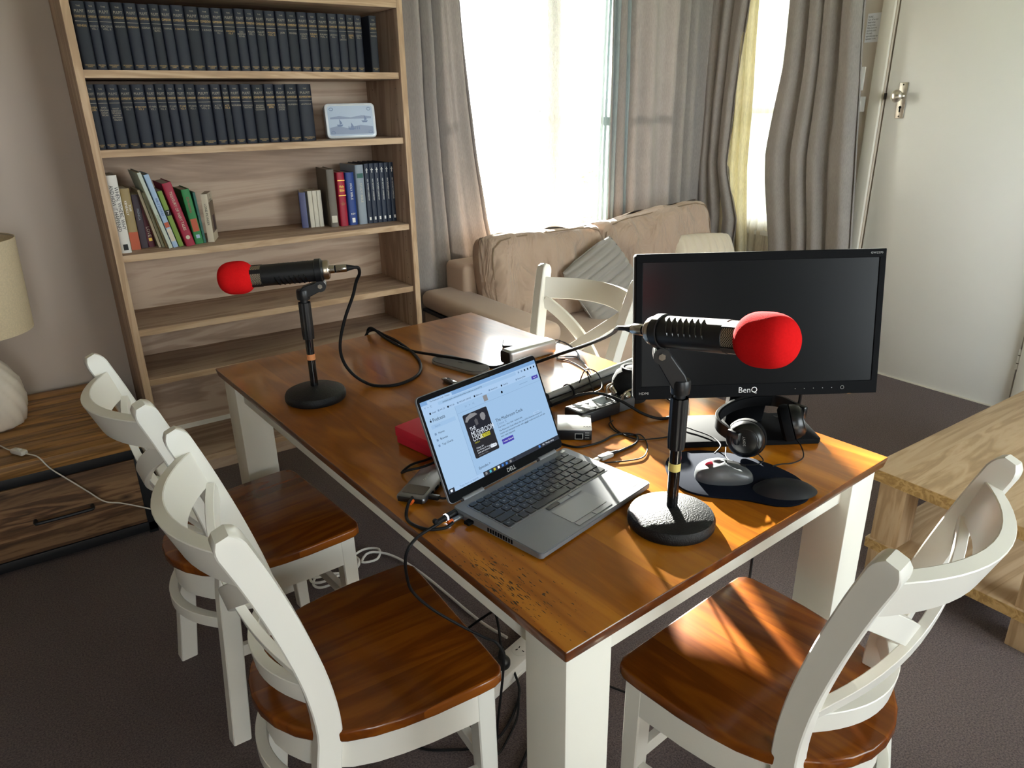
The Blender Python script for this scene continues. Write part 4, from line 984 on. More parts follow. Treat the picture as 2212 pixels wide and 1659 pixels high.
LAY = [.0004]
def srect(name, u0, v0, u1, v1, mat, z, r=.0, parent=None):
    bm = bm_new(); w, h = (u1 - u0) * SW, (v1 - v0) * SH
    prism(bm, rrect(w, h, max(r, .0003), 3), z, z + .00005, M=S((u0 + u1) / 2, (v0 + v1) / 2)); return obj(name, bm, mat, parent or lidp)
scr = srect('screen', 0, 0, 1, 1, 'scr_page', .0003)
def st(body, u, v, size, mat='scr_text', align='LEFT', sx=1.0, z=.0009, spacing=1.0): return text('screen_text', body, size, mat, scr, S(u, v, z), align, sx=sx, spacing=spacing)
def sr(name, u0, v0, u1, v1, mat, z=.0005, r=0.0): return srect(name, u0, v0, u1, v1, mat, z, r, scr)
sr('browser_tabs', 0, 0, 1, .042, 'scr_tab'); sr('open_tab', .05, .006, .245, .042, 'scr_bar', .0006, .001); sr('browser_bar', 0, .042, 1, .165, 'scr_bar'); sr('address_field', .125, .054, .80, .09, 'scr_page', .0006, .002)
st('The Mushroom Cook - Podcast', .07, .024, .0042, sx=.9); st('podcasts.apple.com/au/podcast/the-mushroom-cook/id1770', .16, .073, .0042); st('<   >   C', .02, .073, .0048)
for i, (u, b) in enumerate(((.06, 'Gmail'), (.125, 'MC 25'), (.2, 'MC 24'), (.28, 'MOUNT OFFICE'), (.42, 'Bible.com'), (.55, 'NewsCom'), (.66, 'TeamUp'), (.80, 'Booking New'))): st(b, u, .142, .0042); sr('bookmark_icon', u - .018, .132, u - .006, .152, ('scr_text', 'scr_faint')[i % 2], .0007)
for u in (.82, .85, .88, .91, .94, .97): sr('toolbar_icon', u, .062, u + .012, .084, 'scr_text' if u > .87 else 'scr_faint', .0007, .0008)
sr('sidebar', 0, .165, .235, .95, 'scr_side'); sr('sidebar_edge', .235, .165, .2365, .95, 'scr_faint', .0006)
st('Podcasts', .048, .218, .0095, sx=.9)
bm = bm_new(); lathe(bm, [(.0021, 0), (.0021, .00005)], 14, M=S(.034, .220, .0008) @ Matrix.Diagonal((.9, 1, 1, 1))); lathe(bm, [(.0007, 0), (.0007, .00005)], 8, M=S(.0365, .2, .0008)); obj('fruit_icon', bm, 'scr_text', scr)
sr('search_field', .025, .262, .215, .305, 'scr_page', .0006, .001); st('Search', .05, .285, .005, 'scr_faint'); st('Home', .06, .362, .0058); st('Browse', .06, .428, .0058); st('Top Charts', .06, .488, .0058)
for v in (.362, .428, .488): sr('menu_icon', .032, v - .012, .046, v + .012, 'scr_faint', .0007)
sr('player_line', .24, .252, 1, .2535, 'scr_faint', .0006); st('I<   >   >I', .31, .21, .0062, 'scr_faint'); sr('player_cover', .47, .172, .505, .238, 'scr_grey', .0007)
bm = bm_new(); lathe(bm, [(.0026, 0), (.0026, .00005)], 14, M=S(.633, .214, .0008)); obj('fruit_icon', bm, 'scr_text', scr)
sr('volume_bar', .80, .208, .88, .212, 'scr_faint', .0007); sr('sign_in_button', .925, .175, .985, .215, 'scr_purple', .0007, .001); st('Sign In', .955, .195, .0038, 'scr_white', 'CENTER')
card = sr('podcast_card', .267, .292, .473, .785, 'scr_card', .0006, .003)
sr('cover_photo', .272, .30, .468, .52, 'scr_dark', .0007)
def blob(pts, mat, z): bm = bm_new(); prism(bm, [((u - .37) * SW, (.4 - v) * SH) for u, v in pts], z, z + .00004, M=S(.37, .4)); return obj('cover_shape', bm, mat, scr)
blob([(.275, .37), (.29, .325), (.33, .30), (.37, .31), (.385, .335), (.35, .345), (.31, .355), (.29, .38)], 'scr_grey', .00078)
blob([(.405, .345), (.425, .335), (.44, .35), (.443, .385), (.432, .42), (.415, .425), (.402, .40), (.40, .365)], 'scr_grey', .00078)
blob([(.345, .39), (.36, .37), (.372, .39), (.37, .44), (.35, .45)], 'scr_mid', .00078)
text('screen_text', 'THE', .0105, 'scr_white', scr, S(.29, .465, .0009), 'LEFT', sx=.8); text('screen_text', 'MUSHROOM', .0155, 'scr_white', scr, S(.29, .525, .0009), 'LEFT', sx=.68); text('screen_text', 'COOK', .0125, 'scr_white', scr, S(.29, .58, .0009), 'LEFT', sx=.7)
sr('title_band', .352, .56, .437, .602, 'scr_yellow', .0008); st('THE TRIAL', .394, .581, .0072, 'scr_card', 'CENTER', sx=.85)
st('CRIME X', .295, .622, .0035, 'scr_yellow'); st('Crime X+', .295, .682, .0048, 'scr_white'); st('Join Crime X+ to get free,\nearly and exclusive...', .295, .722, .0042, 'scr_white', spacing=1.1); st('Subscribe to listen', .295, .762, .0034, 'scr_grey')
sr('try_free_button', .405, .71, .462, .745, 'scr_white', .0008, .003); st('TRY FREE', .4335, .7275, .0040, 'scr_card', 'CENTER')
st('The Mushroom Cook', .509, .49, .0092, sx=.95); st('Crime X', .509, .535, .0078, 'scr_faint'); st('True Crime - 4.4 (1,234) - Updated daily', .512, .572, .0042)
st('The Mushroom Cook follows the case of Erin Patterson accused of\nmurder and attempted murder with a deadly mushroom lunch, and asks\nwhat really happened.', .512, .645, .0046, spacing=1.25)
sr('latest_episode_button', .509, .712, .612, .77, 'scr_purple', .0007, .0015); st('> Latest Episode', .56, .741, .0046, 'scr_white', 'CENTER'); sr('follow_button', .84, .575, .90, .605, 'scr_bar', .0007, .0015); st('+ Follow', .87, .59, .004, 'scr_faint', 'CENTER'); st('MORE', .74, .655, .0036)
st('Episodes >', .2645, .892, .0070)
sr('taskbar', 0, .951, 1, 1, 'scr_task', .0007); sr('search_box', .045, .951, .285, 1, 'scr_bar', .0008); st('Type here to search', .085, .976, .0058, 'scr_faint', z=.001)
sr('start_icon', .012, .963, .028, .988, 'scr_white', .0009)
for i, m_ in enumerate(('scr_grey', 'scr_teal', 'scr_yellow', 'scr_white', 'scr_blue', 'scr_blue', 'scr_grey', 'scr_dark')): sr('taskbar_icon', .30 + i * .036, .962, .317 + i * .036, .990, m_, .0009, .0006)
st('18C  Mostly sunny', .83, .976, .0048, 'scr_white', z=.001); sr('weather_icon', .795, .962, .812, .990, 'scr_blue', .0009)
text('logo', 'DELL', .0115, 'legend_white', bz, LID @ T((LW / 2 + .004, .0095, .0004)), sx=.95)
bm = bm_new(); prism(bm, rrect(.045, .004, .0015, 3), .0002, .0006, M=LID @ T((LW / 2, LH - .0055, 0))); obj('webcam_shutter', bm, 'black_gloss', bz)

# ------------------------------------------------------------------ monitor
MA, MT = -.5572, .1748
mon = thing('monitor', 'black desktop monitor, switched off, standing on a flat foot', 'monitor', M=T((-.0302, -1.5587, 1.0329)) @ Matrix.Rotation(MA, 4, 'Z'))
PAN = Matrix.Rotation(-MT, 4, 'X') @ RX90               # panel plane: x right, y up, z to the viewer
MW, MH = .505, .2925
bm = bm_new(); prism(bm, rrect(MW, MH, .007, 4), -.022, 0, bev=.003, M=PAN); pan = obj('housing', bm, 'black_plastic', mon)
bm = bm_new(); prism(bm, rrect(MW * .75, MH * .72, .03, 4), -.045, -.02, bev=.008, M=PAN); obj('rear_bulge', bm, 'black_plastic', pan)
bm = bm_new(); o_, i_ = rrect(MW, MH, .007, 3), None
for a in ((0, MH / 2 - .0085, MW, .017), (0, -MH / 2 + .0135, MW, .027), (-MW / 2 + .0085, .004, .017, MH - .04), (MW / 2 - .0085, .004, .017, MH - .04)): box(bm, (a[0], a[1], .0008), (a[2] - .004, a[3], .0032), bev=.001, seg=1, M=PAN)
bz2 = obj('bezel', bm, 'black_matte', mon)
bm = bm_new(); box(bm, (0, .005, .0004), (MW - .032, MH - .042, .0012), M=PAN); obj('screen', bm, 'monitor_screen', mon)
text('logo', 'BenQ', .017, 'legend_white', bz2, PAN @ T((-.018, -MH / 2 + .0135, .0026)), sx=1.0)
text('lettering', 'HDMI', .0075, 'grey_plastic', bz2, PAN @ T((-MW / 2 + .02, -MH / 2 + .0125, .0026)), sx=1.1); text('lettering', 'GW2270', .0055, 'grey_plastic', bz2, PAN @ T((MW / 2 - .022, MH / 2 - .008, .0026)), sx=1.2)
for i in range(5): bm = bm_new(); lathe(bm, [(.0009, 0), (.0009, .0004)], 8, M=PAN @ T((.08 + i * .019, -MH / 2 + .0135, .0024))); obj('button_dot', bm, 'grey_plastic', bz2)
bm = bm_new(); tube(bm, [PAN @ Vector((.178 + .0035 * math.cos(i * .524), -MH / 2 + .0135 + .0035 * math.sin(i * .524), .0026)) for i in range(12)], .0004, 5, closed=True); obj('power_symbol', bm, 'grey_plastic', bz2)
bm = bm_new(); box(bm, (.195, -MH / 2 + .001, -.002), (.008, .003, .003), M=PAN); obj('standby_light', bm, 'led_amber', bz2)
ZF = Zt - 1.0329
bm = bm_new(); ribbon(bm, [(0.03, .115, ZF + .01), (.029, .10, ZF + .06), (.028, .075, ZF + .14), (.026, .06, .0)], lambda i: (1, 0, 0), .085, .022); obj('neck', bm, 'black_plastic', mon)
ft = bmesh.new(); fo = [(-.130, .002), (.160, .002), (.166, .008), (.172, .142), (.166, .148), (-.112, .148), (-.118, .142), (-.136, .008)]
bm = bm_new(); prism(bm, fo, ZF, ZF + .013, bev=.003); obj('foot', bm, 'black_matte', mon); ft.free()
bm = bm_new(); tube(bm, catmull([(.125, .04, -.12), (.127, .045, -.165), (.13, .06, -.21), (.12, .10, ZF + .018), (.10, .16, ZF + .006)], 6), .0035, 8); obj('power_lead', bm, 'rubber', mon)

# ------------------------------------------------------------------ microphones on stands
def stand(name, label, x, y, topz, clip_to, ringmat, group):
    s = thing(name, label, 'microphone stand', (x, y, Zt), group=group); h = topz - Zt
    bm = bm_new(); lathe(bm, [(.074, 0), (.0765, .004), (.0765, .014), (.073, .021), (.06, .027), (.035, .032), (.014, .035), (.012, .035)], 44); obj('round_base', bm, 'black_metal', s)
    bm = bm_new(); tube(bm, [(0, 0, .033), (0, 0, h - .03)], .0098, 20); obj('pole', bm, 'black_gloss', s)
    bm = bm_new(); lathe(bm, [(.0103, .105), (.0103, .120)], 20, cap=False); obj('tape_band', bm, ringmat, s)
    bm = bm_new(); prof = []
    n = 20; g0, g1 = h - .115, h - .022
    def grip(u, v):
        a = 2 * math.pi * u; r = .0135 + .0008 * math.cos(10 * a) + (.0012 * min(1, v * 6)); return Vector((r * math.cos(a), r * math.sin(a), g0 + (g1 - g0) * v))
    sheet(bm, grip, 60, 6, True); obj('grip', bm, 'black_plastic', s, sharp=60)
    bm = bm_new(); lathe(bm, [(.0095, h - .022), (.0095, h - .014), (.0155, h - .014), (.0165, h - .006), (.0165, h + .006), (.015, h + .010)], 20); obj('thread_collar', bm, 'black_plastic', s)
    c = Vector(clip_to) - Vector((x, y, Zt)); a = Vector((0, 0, h + .002)); d = (c - a)
    side = Vector((d.y, -d.x, 0)).normalized()
    bm = bm_new(); ribbon(bm, [a - Vector((0, 0, .004)), a + d * .2, c], lambda i: side, .022, .026, [(1, 1), (1.05, 1.1), (.95, .9)]); arm = obj('clip_arm', bm, 'black_plastic', s)
    bm = bm_new(); tube(bm, [c - side * .015, c + side * .015], .014, 20); obj('pivot_knob', bm, 'black_plastic', arm)
    bm = bm_new(); tube(bm, [c - side * .0175, c - side * .015], .006, 6); tube(bm, [c + side * .015, c + side * .0175], .006, 6); obj('pivot_screw', bm, 'chrome', arm)
    return s, c, side
def mic(label, rear, d, foam_len, group):
    d = Vector(d).normalized(); M_ = frame(rear, d, Vector((0, 0, 1)).cross(d)); m = thing('microphone', label, 'microphone', M=M_, group=group)
    L = Matrix.Rotation(math.pi / 2, 4, 'Y')             # lathe axis z -> local x
    R = .0255
    bm = bm_new(); lathe(bm, [(R - .003, 0), (R, .004), (R, .145), (R - .0006, .1455)], 48, M=L); bd = obj('body', bm, 'black_plastic', m)
    for z0 in (.012, .016): bm = bm_new(); tube(bm, [L @ Vector((R * math.cos(i * .1309), R * math.sin(i * .1309), z0)) for i in range(48)], .0006, 5, closed=True); obj('groove_ring', bm, 'black_matte', bd)
    for s0 in (.9, 4.05):                                 # slanted side vents
        for i in range(7):
            bm = bm_new(); pts = []
            for j in range(9):
                a = s0 + 1.35 * (j / 8 - .5); pts.append(L @ Vector(((R + .0002) * math.cos(a), (R + .0002) * math.sin(a), .035 + i * .0115 + .010 * (j / 8))))
            tube(bm, pts, [.0004] + [.0016] * 7 + [.0004], 6); obj('vent_slot', bm, 'black_gloss', bd)
    bm = bm_new(); lathe(bm, [(R - .001, .1455), (R - .001, .20)], 40, M=L); obj('grille', bm, 'wire_mesh', m)
    for a in (.6, 2.17, 3.74, 5.31):
        bm = bm_new(); ribbon(bm, [L @ Vector((R * math.cos(a), R * math.sin(a), .144)), L @ Vector((R * math.cos(a), R * math.sin(a), .19))], lambda i, a=a: L @ Vector((-math.sin(a), math.cos(a), 0)), .010, .002); obj('cage_bar', bm, 'black_plastic', bd)
    bm = bm_new(); lathe(bm, [(.012, -.013), (.021, -.013), (.0235, -.009), (.0235, -.001), (.02, .001)], 32, M=L); obj('end_ring', bm, 'satin_nickel', m)
    bm = bm_new(); lathe(bm, [(.0085, -.055), (.0095, -.052), (.0095, -.030), (.0088, -.029), (.0088, -.026), (.0098, -.025), (.0098, -.012)], 24, M=L); pl_ = obj('plug', bm, 'chrome', m)
    bm = bm_new(); lathe(bm, [(.0091, -.0295), (.0091, -.0255)], 24, M=L); obj('plug_ring', bm, 'black_matte', pl_); bm = bm_new(); lathe(bm, [(.0035, -.076), (.0045, -.072), (.0075, -.058), (.0085, -.055), (.0085, -.052)], 20, M=L); obj('strain_relief', bm, 'rubber', pl_)
    bm = bm_new(); n = 22; prof = []; fl = foam_len / 2
    for i in range(n + 1):
        a = -math.pi / 2 + math.pi * i / n; ca, sa = math.cos(a), math.sin(a); e = 2 / 2.7
        prof.append((max(.0005, .0395 * abs(ca) ** e * (1 - .04 * sa)), .206 + fl * math.copysign(abs(sa) ** e, sa)))
    lathe(bm, prof, 48, M=L); fm = obj('foam_windscreen', bm, 'foam_red', m, sharp=80); fm['label'] = 'red foam windscreen'
    return m, M_
GM = 'black podcast microphones with red foam'; GST = 'round-base tabletop microphone stands'
d1 = (-.8927, .4483, -.047); r1 = Vector((-.632, -.751, 1.090)); d2 = Vector((.027, -.985, .17)); r2 = Vector((-.405, -1.644, 1.111))
c1 = r1 + Vector(d1).normalized() * .012 + Vector((0, 0, -.036)); c2 = r2 + d2.normalized() * .012 + Vector((0, 0, -.038))
stand('microphone_stand', 'black round-base microphone stand with orange tape, by the bookcase end', -.682, -.728, 1.035, c1, 'tape_orange', GST)
stand('microphone_stand', 'black round-base microphone stand with yellow tape, beside the laptop', -.379, -1.678, 1.022, c2, 'tape_yellow', GST)
m1, MM1 = mic('black microphone with red foam, on the stand nearer the bookcase', r1, d1, .084, GM)
m2, MM2 = mic('black microphone with red foam, in front of the monitor', r2, d2, .086, GM)
# clip rings belong to the stands: a short collar round each microphone body
for nm, MMx in (('microphone_stand', MM1), ('microphone_stand.001', MM2)):
    s = bpy.data.objects[nm]; L = T(s.location).inverted() @ MMx @ Matrix.Rotation(math.pi / 2, 4, 'Y')
    bm = bm_new(); lathe(bm, [(.0262, .004), (.0285, .005), (.0285, .019), (.0262, .020), (.0262, .004)], 36, M=L, cap=False); obj('clip_ring', bm, 'black_plastic', s)
# ------------------------------------------------------------------ cables
def cable(name, label, pts, r, mat='rubber', group='cables on and under the table', n=7, cat='cable', seg=8, closed=False):
    P = catmull(pts, n, closed); o = Vector(pts[0]); bm = bm_new(); tube(bm, [p - o for p in P], r, seg, closed); c = obj(name, bm, mat, loc=o); tag(c, label, cat, group); return c
tail1 = MM1 @ Vector((-.074, 0, 0)); tail2 = MM2 @ Vector((-.074, 0, 0))
z = Zt + .0035
def TP(l): return [(x, y, z) for x, y in l]
e1 = MM1 @ Vector((-.095, 0, -.004))
cable('microphone_cable', 'thick black cable hanging from the bookcase-end microphone and looping to the table edge',
      [tail1, (-.556, -.783, 1.09), (-.549, -.768, 1.072), (-.553, -.752, 1.05), (-.561, -.74, 1.012), (-.583, -.726, .952), (-.598, -.716, .89), (-.595, -.711, .844), (-.577, -.713, .804), (-.547, -.72, .772)] + TP([(-.522, -.752), (-.473, -.776), (-.403, -.748), (-.355, -.681), (-.323, -.577), (-.308, -.436), (-.312, -.345)]) + [(-.325, -.29, z + .006), (-.345, -.272, z - .01), (-.35, -.262, .70), (-.35, -.255, .5), (-.33, -.20, .2), (-.3, -.2, .01)], .0042)
e2 = MM2 @ Vector((-.10, 0, -.003))
cable('microphone_cable', 'thick black cable running from the monitor-side microphone over the grey charging pad',
      [tail2, (-.400, -1.548, 1.092), (-.375, -1.515, 1.078), (-.328, -1.455, 1.048), (-.262, -1.355, 1.0), (-.212, -1.242, .945), (-.187, -1.111, .882), (-.173, -.974, .815), (-.16, -.89, .783)] + [(-.150, -.835, z + .004)] + TP([(-.201, -.811)]) + [(-.238, -.765, .777), (-.285, -.672, .777)] + TP([(-.316, -.54), (-.324, -.42), (-.322, -.345)]) + [(-.328, -.29, z + .012), (-.336, -.265, z), (-.337, -.253, .70), (-.335, -.245, .5), (-.31, -.19, .2), (-.25, -.15, .01)], .0042)
z = Zt + .002
cable('thin_cable', 'thin black lead looping from the silver dock across the table, upper strand', TP([(.0, -.85), (.035, -.868), (.049, -.889), (.03, -.945), (.006, -1.0), (-.02, -1.05), (-.03, -1.09), (-.06, -1.13)]), .0016, 'cable_grey')
cable('thin_cable', 'thin black lead from the silver dock, lower strand beside the loop', TP([(-.005, -.862), (.01, -.90), (.006, -.955), (-.012, -1.02), (-.04, -1.08)]) + [(-.075, -1.10, .79), (-.095, -1.105, .815), (-.10, -1.125, .79), (-.115, -1.16, .775)], .0016, 'cable_grey')
cable('thin_cable', 'thin black lead standing up in a kink above the audio recorder', [(-.12, -1.10, .772), (-.125, -1.115, .80), (-.115, -1.125, .83), (-.09, -1.135, .82), (-.085, -1.15, .80), (-.12, -1.19, .80), (-.15, -1.20, .80)], .0016, 'cable_grey')
cable('thick_cable', 'thick black cable arching over the audio recorder to the monitor', [(-.30, -1.12, Zt + .005), (-.26, -1.14, Zt + .005), (-.235, -1.165, .782), (-.205, -1.20, .805), (-.168, -1.231, .812), (-.135, -1.27, .80), (-.105, -1.32, .775), (-.075, -1.35, Zt + .004), (-.035, -1.357, Zt + .004), (.01, -1.345, Zt + .004), (.07, -1.29, Zt + .004)], .0035)
z = Zt + .0025
cable('usb_cable', 'black usb lead curling from the laptop beside the white box', TP([(-.352, -1.29), (-.33, -1.345), (-.30, -1.358), (-.262, -1.36), (-.225, -1.352), (-.195, -1.36), (-.183, -1.385), (-.21, -1.41), (-.255, -1.417), (-.285, -1.418)]) , .0024)
cable('headphone_cord', 'thin black twisted headphone cord crossing behind the microphone stand', TP([(-.139, -1.246), (-.16, -1.27), (-.183, -1.30), (-.20, -1.345), (-.195, -1.395), (-.16, -1.418), (-.115, -1.43)]) + [(-.09, -1.437, .777), (-.082, -1.462, .7775), (-.078, -1.505, .7775), (-.095, -1.545, .7775), (-.125, -1.556, .772)], .0015)
cable('thin_cable', 'thin black lead looping beside the laptop edge', TP([(-.169, -1.29), (-.192, -1.302), (-.205, -1.34), (-.195, -1.37), (-.172, -1.385), (-.195, -1.43), (-.24, -1.467), (-.28, -1.462), (-.325, -1.44)]), .0014)
cable('dock_lead', 'black lead with orange ends from the usb hub to the laptop', [(-.722, -1.352, .775), (-.738, -1.366, .772), (-.752, -1.385, z), (-.757, -1.412, z), (-.745, -1.447, z + .001), (-.719, -1.466, z + .003), (-.70, -1.467, .771)], .003)
cable('charger_cable', 'black laptop charging cable running over the table edge to the floor', [(-.705, -1.448, .771), (-.725, -1.452, .768), (-.757, -1.457, .7645), (-.778, -1.468, .7645), (-.792, -1.473, .757), (-.797, -1.468, .735), (-.785, -1.44, .68), (-.765, -1.415, .62), (-.72, -1.40, .55), (-.668, -1.418, .497), (-.632, -1.445, .470), (-.612, -1.46, .455), (-.60, -1.462, .40), (-.60, -1.43, .2), (-.55, -1.35, .02), (-.45, -1.28, .006), (-.40, -1.22, .02)], .0028)
cable('short_cable', 'black cable loop between the red box and the usb hub', [(-.585, -1.20, Zt + .004), (-.615, -1.212, Zt + .004), (-.655, -1.214, Zt + .004), (-.686, -1.233, Zt + .004), (-.683, -1.258, .779), (-.655, -1.268, .7825), (-.620, -1.262, .7825), (-.58, -1.24, .78), (-.55, -1.20, Zt + .004)], .0026)
cable('floor_lead', 'black lead lying on the carpet under the table', [(-.37, -1.15, .03), (-.40, -1.22, .006), (-.52, -1.30, .006), (-.62, -1.27, .006), (-.70, -1.18, .006), (-.60, -1.0, .006)], .0035)
cable('floor_lead', 'black lead on the carpet by the near table leg', [(-.34, -1.2, .02), (-.42, -1.32, .006), (-.55, -1.42, .006), (-.66, -1.5, .006), (-.72, -1.62, .006), (-.7, -1.75, .006)], .0035)
cable('monitor_lead', 'black lead dropping behind the table end to the floor', [(.02, -1.30, Zt + .004), (.06, -1.15, Zt + .004), (.098, -1.05, Zt + .004), (.118, -1.04, .75), (.125, -1.04, .5), (.1, -1.1, .1), (.0, -1.2, .006), (-.2, -1.2, .006)], .003)
cable('monitor_lead', 'short black lead hanging under the table near the sunlit chair', [(-.02, -1.60, .66), (-.02, -1.60, .40), (-.03, -1.58, .15), (-.08, -1.5, .006), (-.2, -1.3, .006)], .003)
# white flex coil under the table
coil = []
for i in range(46):
    a = i * .42; r = .055 + .012 * math.sin(i * .9); coil.append((-.60 + r * math.cos(a) * 1.25, -.44 + r * math.sin(a), .008 + .0009 * i + .004 * math.sin(i * 1.3)))
coil += [(-.52, -.40, .03), (-.46, -.36, .012), (-.42, -.39, .012), (-.45, -.44, .012), (-.50, -.43, .014), (-.46, -.40, .02), (-.40, -.45, .012), (-.36, -.6, .008), (-.33, -.9, .008), (-.31, -1.03, .02)]
cable('extension_flex', 'white extension flex coiled on the carpet behind the chair legs', coil, .0042, 'white_plastic', n=4)
PBA = math.radians(14)
pb_ = thing('power_board', 'white power board on the carpet behind the near table leg', 'power board', M=T((-.35, -1.12, .0)) @ Matrix.Rotation(PBA + math.radians(2), 4, 'Z'))
bm = bm_new(); box(bm, (0, 0, .0205), (.34, .068, .038), bev=.004); bd = obj('board_body', bm, 'white_plastic', pb_)
bm = bm_new(); box(bm, (0, 0, .006), (.335, .074, .012), bev=.003); obj('board_base', bm, 'white_plastic', pb_)
for i in range(4):
    x = -.125 + i * .078; bm = bm_new(); lathe(bm, [(.024, .0392), (.024, .0402), (.0225, .0405)], 28, M=T((x, 0, 0))); sk = obj('socket', bm, 'white_plastic', bd)
    for a in (.9, 2.24, 4.71):
        bm = bm_new(); box(bm, (0, 0, 0), (.0022, .007, .001), M=T((x + .010 * math.cos(a), .010 * math.sin(a), .0407)) @ Matrix.Rotation(a + (1.0 if a < 2 else (-1.0 if a < 4 else 1.57)), 4, 'Z')); obj('slot', bm, 'black_matte', sk)
plg = thing('power_plug', 'black power plug pushed into the white power board', 'plug', M=pb_.matrix_world @ T((-.047, 0, .0405)) if False else T((-.35, -1.12, 0)) @ Matrix.Rotation(math.radians(16), 4, 'Z') @ T((-.047, 0, .041)))
bm = bm_new(); lathe(bm, [(.021, 0), (.023, .004), (.023, .016), (.019, .022), (.012, .028), (.009, .045), (.005, .06)], 24); obj('plug_body', bm, 'black_plastic', plg)
bm = bm_new(); tube(bm, catmull([(0, 0, .055), (.0, .004, .08), (.012, .02, .115), (.04, .06, .12), (.06, .12, .06), (.05, .2, -.03)], 6), .0035, 8); obj('plug_lead', bm, 'rubber', plg)

# ------------------------------------------------------------------ plugs at the laptop
t = thing('usb_plug', 'silver and black usb plug beside the laptop power button', 'plug', M=T((-.288, -1.4215, Zt + .0055)) @ Matrix.Rotation(LA + math.pi - .15, 4, 'Z'))
bm = bm_new(); box(bm, (.02, 0, 0), (.034, .0165, .0085), bev=.0025); obj('plug_shell', bm, 'grey_plastic', t); bm = bm_new(); box(bm, (.043, 0, 0), (.014, .012, .0045), bev=.0005); obj('plug_tip', bm, 'chrome', t); bm = bm_new(); lathe(bm, [(.0026, -.016), (.0045, .0), (.005, .004)], 12, M=Matrix.Rotation(math.pi / 2, 4, 'Y')); obj('strain_relief', bm, 'rubber', t)
t = thing('charger_plug', 'black laptop charger plug with a glowing white ring', 'plug', M=T((-.6785, -1.4395, Zt + .0105)) @ Matrix.Rotation(LA + math.pi, 4, 'Z'))
L = Matrix.Rotation(math.pi / 2, 4, 'Y')
bm = bm_new(); lathe(bm, [(.0062, -.004), (.0066, .0), (.0066, .024)], 20, M=L); obj('plug_body', bm, 'black_plastic', t); bm = bm_new(); lathe(bm, [(.0068, .0235), (.0068, .0262)], 20, M=L); obj('light_ring', bm, 'led_white', t); bm = bm_new(); lathe(bm, [(.0064, .026), (.005, .034), (.0045, .045), (.003, .052)], 16, M=L); obj('strain_relief', bm, 'rubber', t); bm = bm_new(); box(bm, (.05, .0, .004), (.008, .008, .008), bev=.002); obj('cable_strap', bm, 'rubber', t)
t = thing('usb_c_plug', 'grey usb-c plug with an orange collar in the laptop side', 'plug', M=T((-.676, -1.4555, Zt + .0095)) @ Matrix.Rotation(LA + math.pi - .05, 4, 'Z'))
bm = bm_new(); box(bm, (.010, 0, 0), (.026, .0105, .0062), bev=.0022); obj('plug_body', bm, 'silver', t); bm = bm_new(); lathe(bm, [(.0042, .022), (.0042, .032)], 16, M=L); obj('orange_collar', bm, 'orange', t)
t = thing('usb_stick', 'tiny black usb receiver in the laptop side port', 'usb receiver', M=T((-.6705, -1.479, Zt + .009)) @ Matrix.Rotation(LA + math.pi, 4, 'Z'))
bm = bm_new(); box(bm, (.006, 0, 0), (.014, .013, .006), bev=.0015); obj('receiver_body', bm, 'black_matte', t); bm = bm_new(); box(bm, (-.002, 0, 0), (.006, .012, .0045)); obj('receiver_tip', bm, 'chrome', t)

# ------------------------------------------------------------------ usb hub, red box, charger pad, dock, phone
HA = math.atan2(.075, .088)
hub = thing('usb_hub', 'grey metal usb hub with a black display window beside the laptop', 'usb hub', M=T((-.684, -1.316, Zt)) @ Matrix.Rotation(math.radians(38), 4, 'Z'))
bm = bm_new(); box(bm, (.015, 0, .0085), (.135, .060, .014), bev=.006, seg=3); hb = obj('hub_body', bm, 'silver', hub)
bm = bm_new(); prism(bm, rrect(.032, .046, .004), .0155, .0161, M=T((-.025, 0, 0))); obj('display_window', bm, 'black_gloss', hb)
text('lettering', 'CASETiFY', .0075, 'legend_white', hb, T((.028, .0, .0158)) @ Matrix.Rotation(0, 4, 'Z'))
bm = bm_new(); box(bm, (-.0535, 0, .0085), (.0015, .050, .010), bev=.0005); obj('end_panel', bm, 'black_plastic', hb)
for i in range(4): bm = bm_new(); box(bm, (-.02 + i * .024, -.0302, .0085), (.014, .0012, .006)); obj('port', bm, 'black_matte', hb)
bm = bm_new(); lathe(bm, [(.004, 0), (.004, .010)], 14, M=T((-.054, -.006, .009)) @ Matrix.Rotation(-math.pi / 2, 4, 'Y')); obj('orange_plug', bm, 'orange', hub)
bm = bm_new(); box(bm, (-.03, -.039, .0085), (.012, .022, .007), bev=.0015); obj('side_plug', bm, 'black_plastic', hub)
bm = bm_new(); tube(bm, catmull([(-.03, -.048, .0085), (-.024, -.06, .006), (0, -.075, .0035), (.03, -.09, .0035)], 6), .0022, 7); obj('side_lead', bm, 'rubber', hub)
RB = math.radians(-80)
rb = thing('red_box', 'red card box lying behind the laptop screen', 'box', M=T((-.549, -1.163, Zt)) @ Matrix.Rotation(math.radians(12), 4, 'Z'))
bm = bm_new(); box(bm, (0, 0, .012), (.13, .165, .020), bev=.001); obj('box_base', bm, 'red_card', rb); bm = bm_new(); box(bm, (0, 0, .030), (.134, .169, .022), bev=.001); obj('box_lid', bm, 'red_card', rb)
ch = thing('charging_pad', 'grey felt wireless charging pad under the cable', 'charger', M=T((-.262, -.745, Zt)) @ Matrix.Rotation(math.radians(-73), 4, 'Z'))
bm = bm_new(); prism(bm, rrect(.195, .072, .034, 8), 0, .008, bev=.002); obj('pad_base', bm, 'grey_plastic', ch); bm = bm_new(); prism(bm, rrect(.193, .070, .034, 8), .0075, .0115, bev=.0015); obj('felt_top', bm, 'felt_grey', ch); bm = bm_new(); box(bm, (0, 0, .0117), (.016, .0015, .0006)); obj('centre_mark', bm, 'black_matte', ch)
